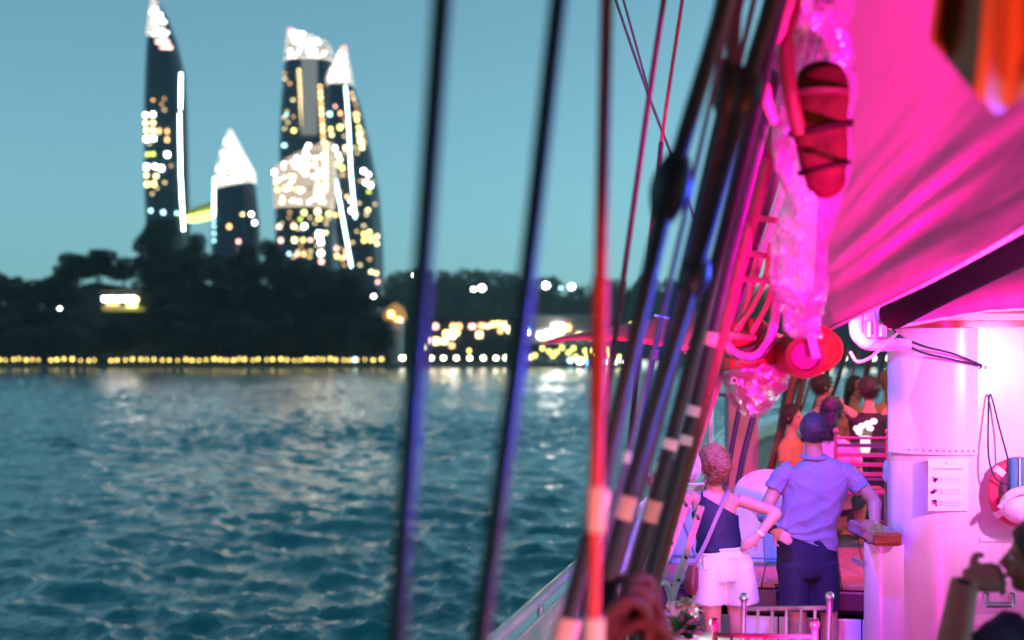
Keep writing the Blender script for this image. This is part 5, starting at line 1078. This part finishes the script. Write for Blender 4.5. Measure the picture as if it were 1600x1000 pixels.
# --- simple figures further forward
def figure(c, f, label, top_m, skin_m, hair_m, arms, height=0.0, legs=True, hair_long=0.0, seat=True, s=1.0, face=False, zfloor=0.0):
    """c = shoulder centre, f = facing; arms = ((elbow, wrist), (elbow, wrist)) world points or None; seated or standing"""
    f = V(f).normalized(); r = f.cross(UP); o = thing('person', V((c.x, c.y, DECK + zfloor)), label, 'person'); K0 = lambda a, b, z: c + r * (a * s) + f * (b * s) + UP * (z * s)
    mb = MB(); K = head(mb, K0(0, .02, .235), f, s)
    limb(mb, [(K0(0, .01, .14), .05 * s, .055 * s), (K0(0, 0, .07), .052 * s, .055 * s), (K0(0, 0, .0), .09 * s, .07 * s)], side=r)
    limb(mb, [(K0(0, 0, .02), .10 * s, .07 * s), (K0(0, 0, -.05), .17 * s, .09 * s), (K0(0, 0, -.28), .14 * s, .095 * s), (K0(0, 0, -.50), .16 * s, .12 * s)], side=r)
    for sx, aw in zip((-1, 1), arms):
        a = K0(sx * .17, 0, -.03); e, w = aw if aw else (K0(sx * .23, .02, -.30), K0(sx * .18, .2, -.42)); arm(mb, a, e, w, .042 * s, .036 * s, .026 * s); hand(mb, w, (w - e).normalized(), V((sx, 0, .3)), .5, .95 * s, -sx)
    fl_ = (DECK + zfloor)
    for sx in (-1, 1):
        hip = K0(sx * .09, 0, -.52)
        if seat: kn = K0(sx * .11, .42, -.50); ak = V((kn.x, kn.y, fl_ + .09)) + f * -.03
        else: kn = hip.lerp(V((hip.x, hip.y, fl_)), .5); ak = V((hip.x, hip.y, fl_ + .08))
        limb(mb, [(hip, .085 * s, .085 * s), (hip.lerp(kn, .5), .075 * s, .075 * s), (kn, .055 * s, .055 * s), (kn.lerp(ak, .35), .055 * s, .055 * s), (ak, .035 * s, .035 * s)], side=r); limb(mb, [(ak - UP * .04, .035, .03), (ak + f * .09 - UP * .05, .04, .028), (ak + f * .17 - UP * .06, .03, .018)], side=r)
    skin('body', mb, skin_m, o, .011, 4)
    mb = MB(); hair_shell(mb, K, s, puff=1.04)
    if hair_long: limb(mb, [(K(0, -.07, .02), .07 * s, .045 * s), (K(0, -.10, -.10), .075 * s, .04 * s), (K(0, -.10, -.12 - hair_long), .05 * s, .03 * s)], side=r)
    hr_ = skin('hair', mb, hair_m, o, .010, 3, (.004, (30, 30, 30, 0)), cuts=[(K(0, .05, .03), f * .9 + UP * -.45)] if not hair_long else [(K(0, .055, .035), f)]); fuzz(hr_, 500, .035 * s, V((0, 0, -.5)), int(c.x * 100), .0018)
    mb = MB(); limb(mb, [(K0(0, 0, .03), .085 * s, .075 * s), (K0(0, 0, -.01), .15 * s, .09 * s), (K0(0, 0, -.05), .19 * s, .105 * s), (K0(0, 0, -.28), .16 * s, .115 * s), (K0(0, 0, -.54), .18 * s, .135 * s)], side=r, n=22)
    for sx, aw in zip((-1, 1), arms):
        a = K0(sx * .165, 0, -.03); e = aw[0] if aw else K0(sx * .23, .02, -.30); limb(mb, [(a, .065 * s, .07 * s), (a.lerp(e, .35), .06 * s, .06 * s), (a.lerp(e, .6), .056 * s, .056 * s)], n=14)
    skin('shirt', mb, top_m, o, .012, 3, (.006, (8, 8, 6, 3)))
    mb = MB()
    for sx in (-1, 1):
        hip = K0(sx * .09, 0, -.50); kn = K0(sx * .11, .42, -.50) if seat else hip.lerp(V((hip.x, hip.y, fl_)), .5); limb(mb, [(hip - (kn - hip) * .05, .105 * s, .105 * s), (hip.lerp(kn, .5), .092 * s, .092 * s), (hip.lerp(kn, .85), .08 * s, .08 * s)], side=r, n=16)
    skin('trousers', mb, mat('dark_trousers', (.03, .03, .06), .8), o, .012, 3)
    if face: face_bits(K, o, s)
    return o
c_blk = mat('black_cloth', (.02, .018, .03), .7, wrinkle=.3); c_org = mat('orange_cloth', (.62, .28, .14), .8, wrinkle=.3); c_pnk = mat('pink_cloth', (.6, .35, .4), .8, wrinkle=.3); c_lil = mat('lilac_cloth', (.6, .55, .72), .8, wrinkle=.3); c_wht = mat('white_cloth', (.75, .72, .75), .8, wrinkle=.3)
d = 13.0
figure(P(1358, 650, d), (0.1, 1, 0), 'person in a black top with both arms spread wide beyond the vase', c_blk, m_skin, m_hd, ((P(1334, 648, d), P(1318, 636, d + .05)), (P(1384, 645, d), P(1402, 630, d + .05))), zfloor=PZ)
d = 14.8; figure(P(1389, 633, d), (-.2, 1, 0), 'person in orange under the sail behind the one with spread arms', c_org, m_skin, hairmat('hair_auburn', (.3, .1, .05)), (None, None), hair_long=.2, zfloor=PZ)
d = 11.6; figure(P(1299, 690, d), (.6, 1, 0), 'person in pink with dark hair right beside the blue haired man head', c_pnk, m_skin, hairmat('hair_black_cap', (.01, .01, .012)), (None, None), zfloor=PZ, hair_long=.1)
d = 15.4; figure(P(1335, 640, d), (.5, -.8, 0), 'far person in orange left of the spread arms, facing back', c_org, m_skin2, m_hd, (None, None), zfloor=PZ, hair_long=.15)
d = 14.0; figure(P(1283, 642, d), (1, .3, 0), 'far person in pink left of the man head near the fore shrouds', c_pnk, m_skin2, m_hd, (None, None), zfloor=PZ)
d = 13.8; figure(P(1236, 690, d), (.8, -.5, 0), 'far person seated low by the bulwark left of the man', c_org, m_skin, m_hd, (None, None), zfloor=PZ)
d = 9.6; figure(P(1426, 716, d), (-.5, 1, 0), 'person in a lilac shirt leaning behind the deckhouse, only one arm showing', c_lil, m_skin3, m_hd, ((P(1390, 770, d), P(1388, 815, d - .1)), None), seat=False, zfloor=0)
d = 10.0; figure(V((P(1207, 0, d).x, d, DECK + .30)), (-.1, -1, 0), 'small child in white sitting low behind the silver chair', c_wht, m_skin, m_hd, (None, None), s=.62, face=True, zfloor=0)
# --- dark person at the lower right, chin on hand
DS = 4.6
def Q(px, py, dd=0.0): return P(px, py, DS + dd)
se = thing('person', base(1640, DS), 'dark shadowed person at the lower right with chin resting on the hand', 'person')
mb = MB(); K = head(mb, Q(1620, 872), V((-1, .35, 0)), 1.0)
limb(mb, [(Q(1640, 905), .055, .055), (Q(1650, 945), .058, .06), (Q(1655, 975), .09, .08)]); limb(mb, [(Q(1655, 965), .12, .10), (Q(1658, 1000), .17, .15), (Q(1660, 1150), .15, .14), (Q(1660, 1280), .16, .14)])
arm(mb, Q(1580, 1000, -.1), Q(1482, 1050, -.22), Q(1507, 908, -.08), .055, .052, .038)
hand(mb, Q(1508, 905, -.08), V((1, .25, .02)), V((-.15, -1, .55)), .8, 1.3, -1)
arm(mb, Q(1730, 1000, .1), Q(1760, 1130, 0), Q(1680, 1180, -.2)); hand(mb, Q(1680, 1180, -.2), V((-1, 0, -.2)), V((0, -.3, 1)), .4, 1, 1)
for x in (1630, 1690): limb(mb, [(Q(x, 1280), .09, .10), (Q(x, 1400), .06, .065), (V((Q(x, 0).x, DS, DECK + .08)), .04, .04)]); f0 = V((Q(x, 0).x, DS, DECK + .04)); limb(mb, [(f0, .035, .035), (f0 + V((-.2, 0, -.015)), .04, .022)], side=V((0, 1, 0)))
skin('body', mb, mat('skin_deep', (.42, .17, .10), .5, var=.1, vscale=12), se, .006, 4); face_bits(K, se)
mb = MB(); hair_shell(mb, K, 1.0, puff=1.02); skin('hair', mb, m_hd, se, .008, 3, (.003, (50, 50, 50, 0)), cuts=[(K(0, .055, .03), V((-.9, .3, -.45)))])
mb = MB(); limb(mb, [(Q(1650, 955), .085, .085), (Q(1655, 968), .15, .12), (Q(1657, 1000), .19, .165), (Q(1660, 1150), .17, .155), (Q(1660, 1290), .18, .16)], n=24); limb(mb, [(Q(1590, 985, -.08), .075, .075), (Q(1550, 1012, -.13), .07, .07), (Q(1525, 1026, -.17), .068, .068)], n=16); limb(mb, [(Q(1722, 985, .05), .075, .075), (Q(1742, 1050, .03), .07, .07)], n=16)
skin('shirt', mb, mat('navy_tee', (.02, .02, .05), .8, wrinkle=.3), se, .010, 4, (.006, (8, 8, 6, 3)))
mb = MB()
for x in (1632, 1690): limb(mb, [(Q(x, 1270), .11, .13), (Q(x, 1400), .085, .09), (Q(x, 1480), .075, .08)], n=16)
skin('trousers', mb, mat('dark_trousers', (.03, .03, .06), .8), se, .012, 3)
MB().lathe(Q(1505, 916, -.09), [(.037, -.012), (.039, 0), (.037, .012)], 16, (Q(1507, 908) - Q(1482, 1050, -.1)).normalized()).build('wristband', m_dark, se, smooth=True)

# ------------------------------------------------------------------ stage lamps of the party deck
def stage_lamp(pos, aim, col, watts, label, cone=90, blend=.5, size=.06):
    pos, aim = V(pos), V(aim); d_ = (aim - pos).normalized(); o = thing('stage_lamp', pos, label, 'lamp')
    MB().lathe(pos, [(.04, -.16), (.07, -.14), (.085, -.02), (.09, .0), (.082, .0), (.078, -.02)], 20, d_).build('housing', m_dark, o, smooth=True)
    MB().lathe(pos - d_ * .012, [(.075, 0), (.075, .004)], 18, d_).build('lens', mat('lens_' + label.split()[0], (.5, .5, .5), .2, emit=col, estr=1.5), o)
    x = d_.cross(UP).normalized(); MB().tube([pos - d_ * .06 + x * .10, pos - d_ * .06 + x * .10 + UP * .16, pos - d_ * .06 - x * .10 + UP * .16, pos - d_ * .06 - x * .10], .008, 6).build('yoke', m_dark, o)
    if pos.z - DECK < 2.3:
        foot = V((pos.x, pos.y, DECK)) - V((d_.x, d_.y, 0)) * .06; MB().tube([foot, V((foot.x, foot.y, pos.z - .09))], .016, 8).build('stand', m_dark, o, smooth=True); MB().lathe(foot, [(.16, 0), (.15, .02), (.02, .03)], 18).build('foot', m_dark, o, smooth=True)
    else: MB().tube([pos - d_ * .06 + UP * .16, V((pos.x, pos.y, DECK + 4.6)) - V((d_.x, d_.y, 0)) * .06], .012, 8).build('hanger', m_dark, o, smooth=True)
    l = bpy.data.lights.new('lamp_light', 'SPOT'); l.energy = watts; l.color = col; l.spot_size = math.radians(cone); l.spot_blend = blend; l.shadow_soft_size = size
    lo = link(bpy.data.objects.new('lamp_light', l)); lo.parent = o; lo.location = d_ * .03; lo.rotation_euler = d_.to_track_quat('-Z', 'Y').to_euler()
    return o
PINKW = (1.0, .29, .86); PINKS = (1.0, .15, .62); MAG = (1.0, .004, .5); BLUE = (.03, .07, 1.0)
stage_lamp(P(1950, 560, 5.9), P(1530, 660, 7.9), PINKW, 95, 'pinkish white stage lamp above the right edge aimed at the deckhouse wall', 56, 1.0)
stage_lamp(P(1308, 462, 6.9), P(1225, 800, 9.1), PINKS, 40, 'pale pink stage lamp under the boom aimed at the couple', 56, .5)
stage_lamp(P(1330, 1085, 5.3), P(1135, 905, 9.0), PINKW, 150, 'small pale pink deck lamp before the chairs', 20, .8)
stage_lamp(P(1980, 620, 3.3), P(1470, 340, 5.7), (.85, .42, 1.0), 260, 'lilac stage lamp beyond the right edge grazing the lower sail', 26, 1.0)
stage_lamp(P(1700, 700, 3.6), P(1420, 200, 5.4), MAG, 330, 'magenta stage lamp aimed up into the sail', 84, .9)
stage_lamp(P(1400, 1100, 3.5), P(1420, 250, 5.4), MAG, 150, 'fourth magenta stage lamp on deck shining straight up at the sail', 60, .9)
stage_lamp(P(1330, 1250, 5.2), P(1330, 720, 7.9), MAG, 80, 'third magenta stage lamp on the deck before the chairs', 110, .8)
stage_lamp(P(1690, 590, 5.2), P(985, 525, 10.6), (1.0, .01, .22), 1300, 'fifth rose stage lamp beside the deckhouse aimed at the parasol', 20, .5)
stage_lamp(P(1180, -330, 6.6), P(1255, 700, 9.1), BLUE, 520, 'blue stage lamp high in the rigging aimed down at the couple', 48, .7)
stage_lamp(P(2000, 400, 4.5), P(800, 400, 2.4), BLUE, 130, 'blue second stage lamp beyond the right edge aimed across the ropes', 68, .6)
stage_lamp(P(1900, 1250, 4.0), P(800, 900, 2.6), MAG, 110, 'magenta low stage lamp under the picture aimed at the rope feet', 50, .8)
stage_lamp(P(2300, 760, 1.6), P(935, 600, 3.0), (1.0, .10, .06), 27, 'red stage lamp right of the camera aimed at the red rope', 30, .8)
stage_lamp(P(1900, 1500, 1.8), P(960, 850, 3.7), (1.0, .30, .42), 50, 'rosy stage lamp at knee height aimed at the shroud feet', 44, .8)
stage_lamp(P(1680, 300, 3.0), P(1285, 210, 4.6), (1.0, .22, .03), 28, 'amber added lamp beyond the right edge aimed at the dark canvas roll', 16, .8)  # unseen lamp added to turn the roll orange-brown
stage_lamp(P(1780, 520, 2.4), P(1580, 60, 3.1), (1.0, .12, .03), 12, 'orange stage lamp lighting the canvas flap', 80, .8)
stage_lamp(P(1440, 330, 11.5), P(1310, 640, 13.5), (1.0, .16, .06), 75, 'red stage lamp over the fore platform', 120)
stage_lamp(P(1300, 380, 10.6), P(1330, 850, 11.5), MAG, 110, 'second magenta stage lamp forward over the platform', 110)
# ------------------------------------------------------------------ evening haze over the bay
hz = MB().box((100, 700, 60), (2600, 1800, 126)).build('haze', mat('haze_none', (.5, .5, .5)))
stuff(hz, 'thin blue evening haze over the bay', 'haze')
hm = bpy.data.materials.new('haze_air'); hm.use_nodes = True; hn = hm.node_tree; hn.nodes.clear(); ho = hn.nodes.new('ShaderNodeOutputMaterial'); hv = hn.nodes.new('ShaderNodeVolumePrincipled')
hv.inputs['Color'].default_value = (.8, .9, .95, 1); hv.inputs['Density'].default_value = .00013; hn.links.new(hv.outputs[0], ho.inputs['Volume']); hz.data.materials.clear(); hz.data.materials.append(hm)
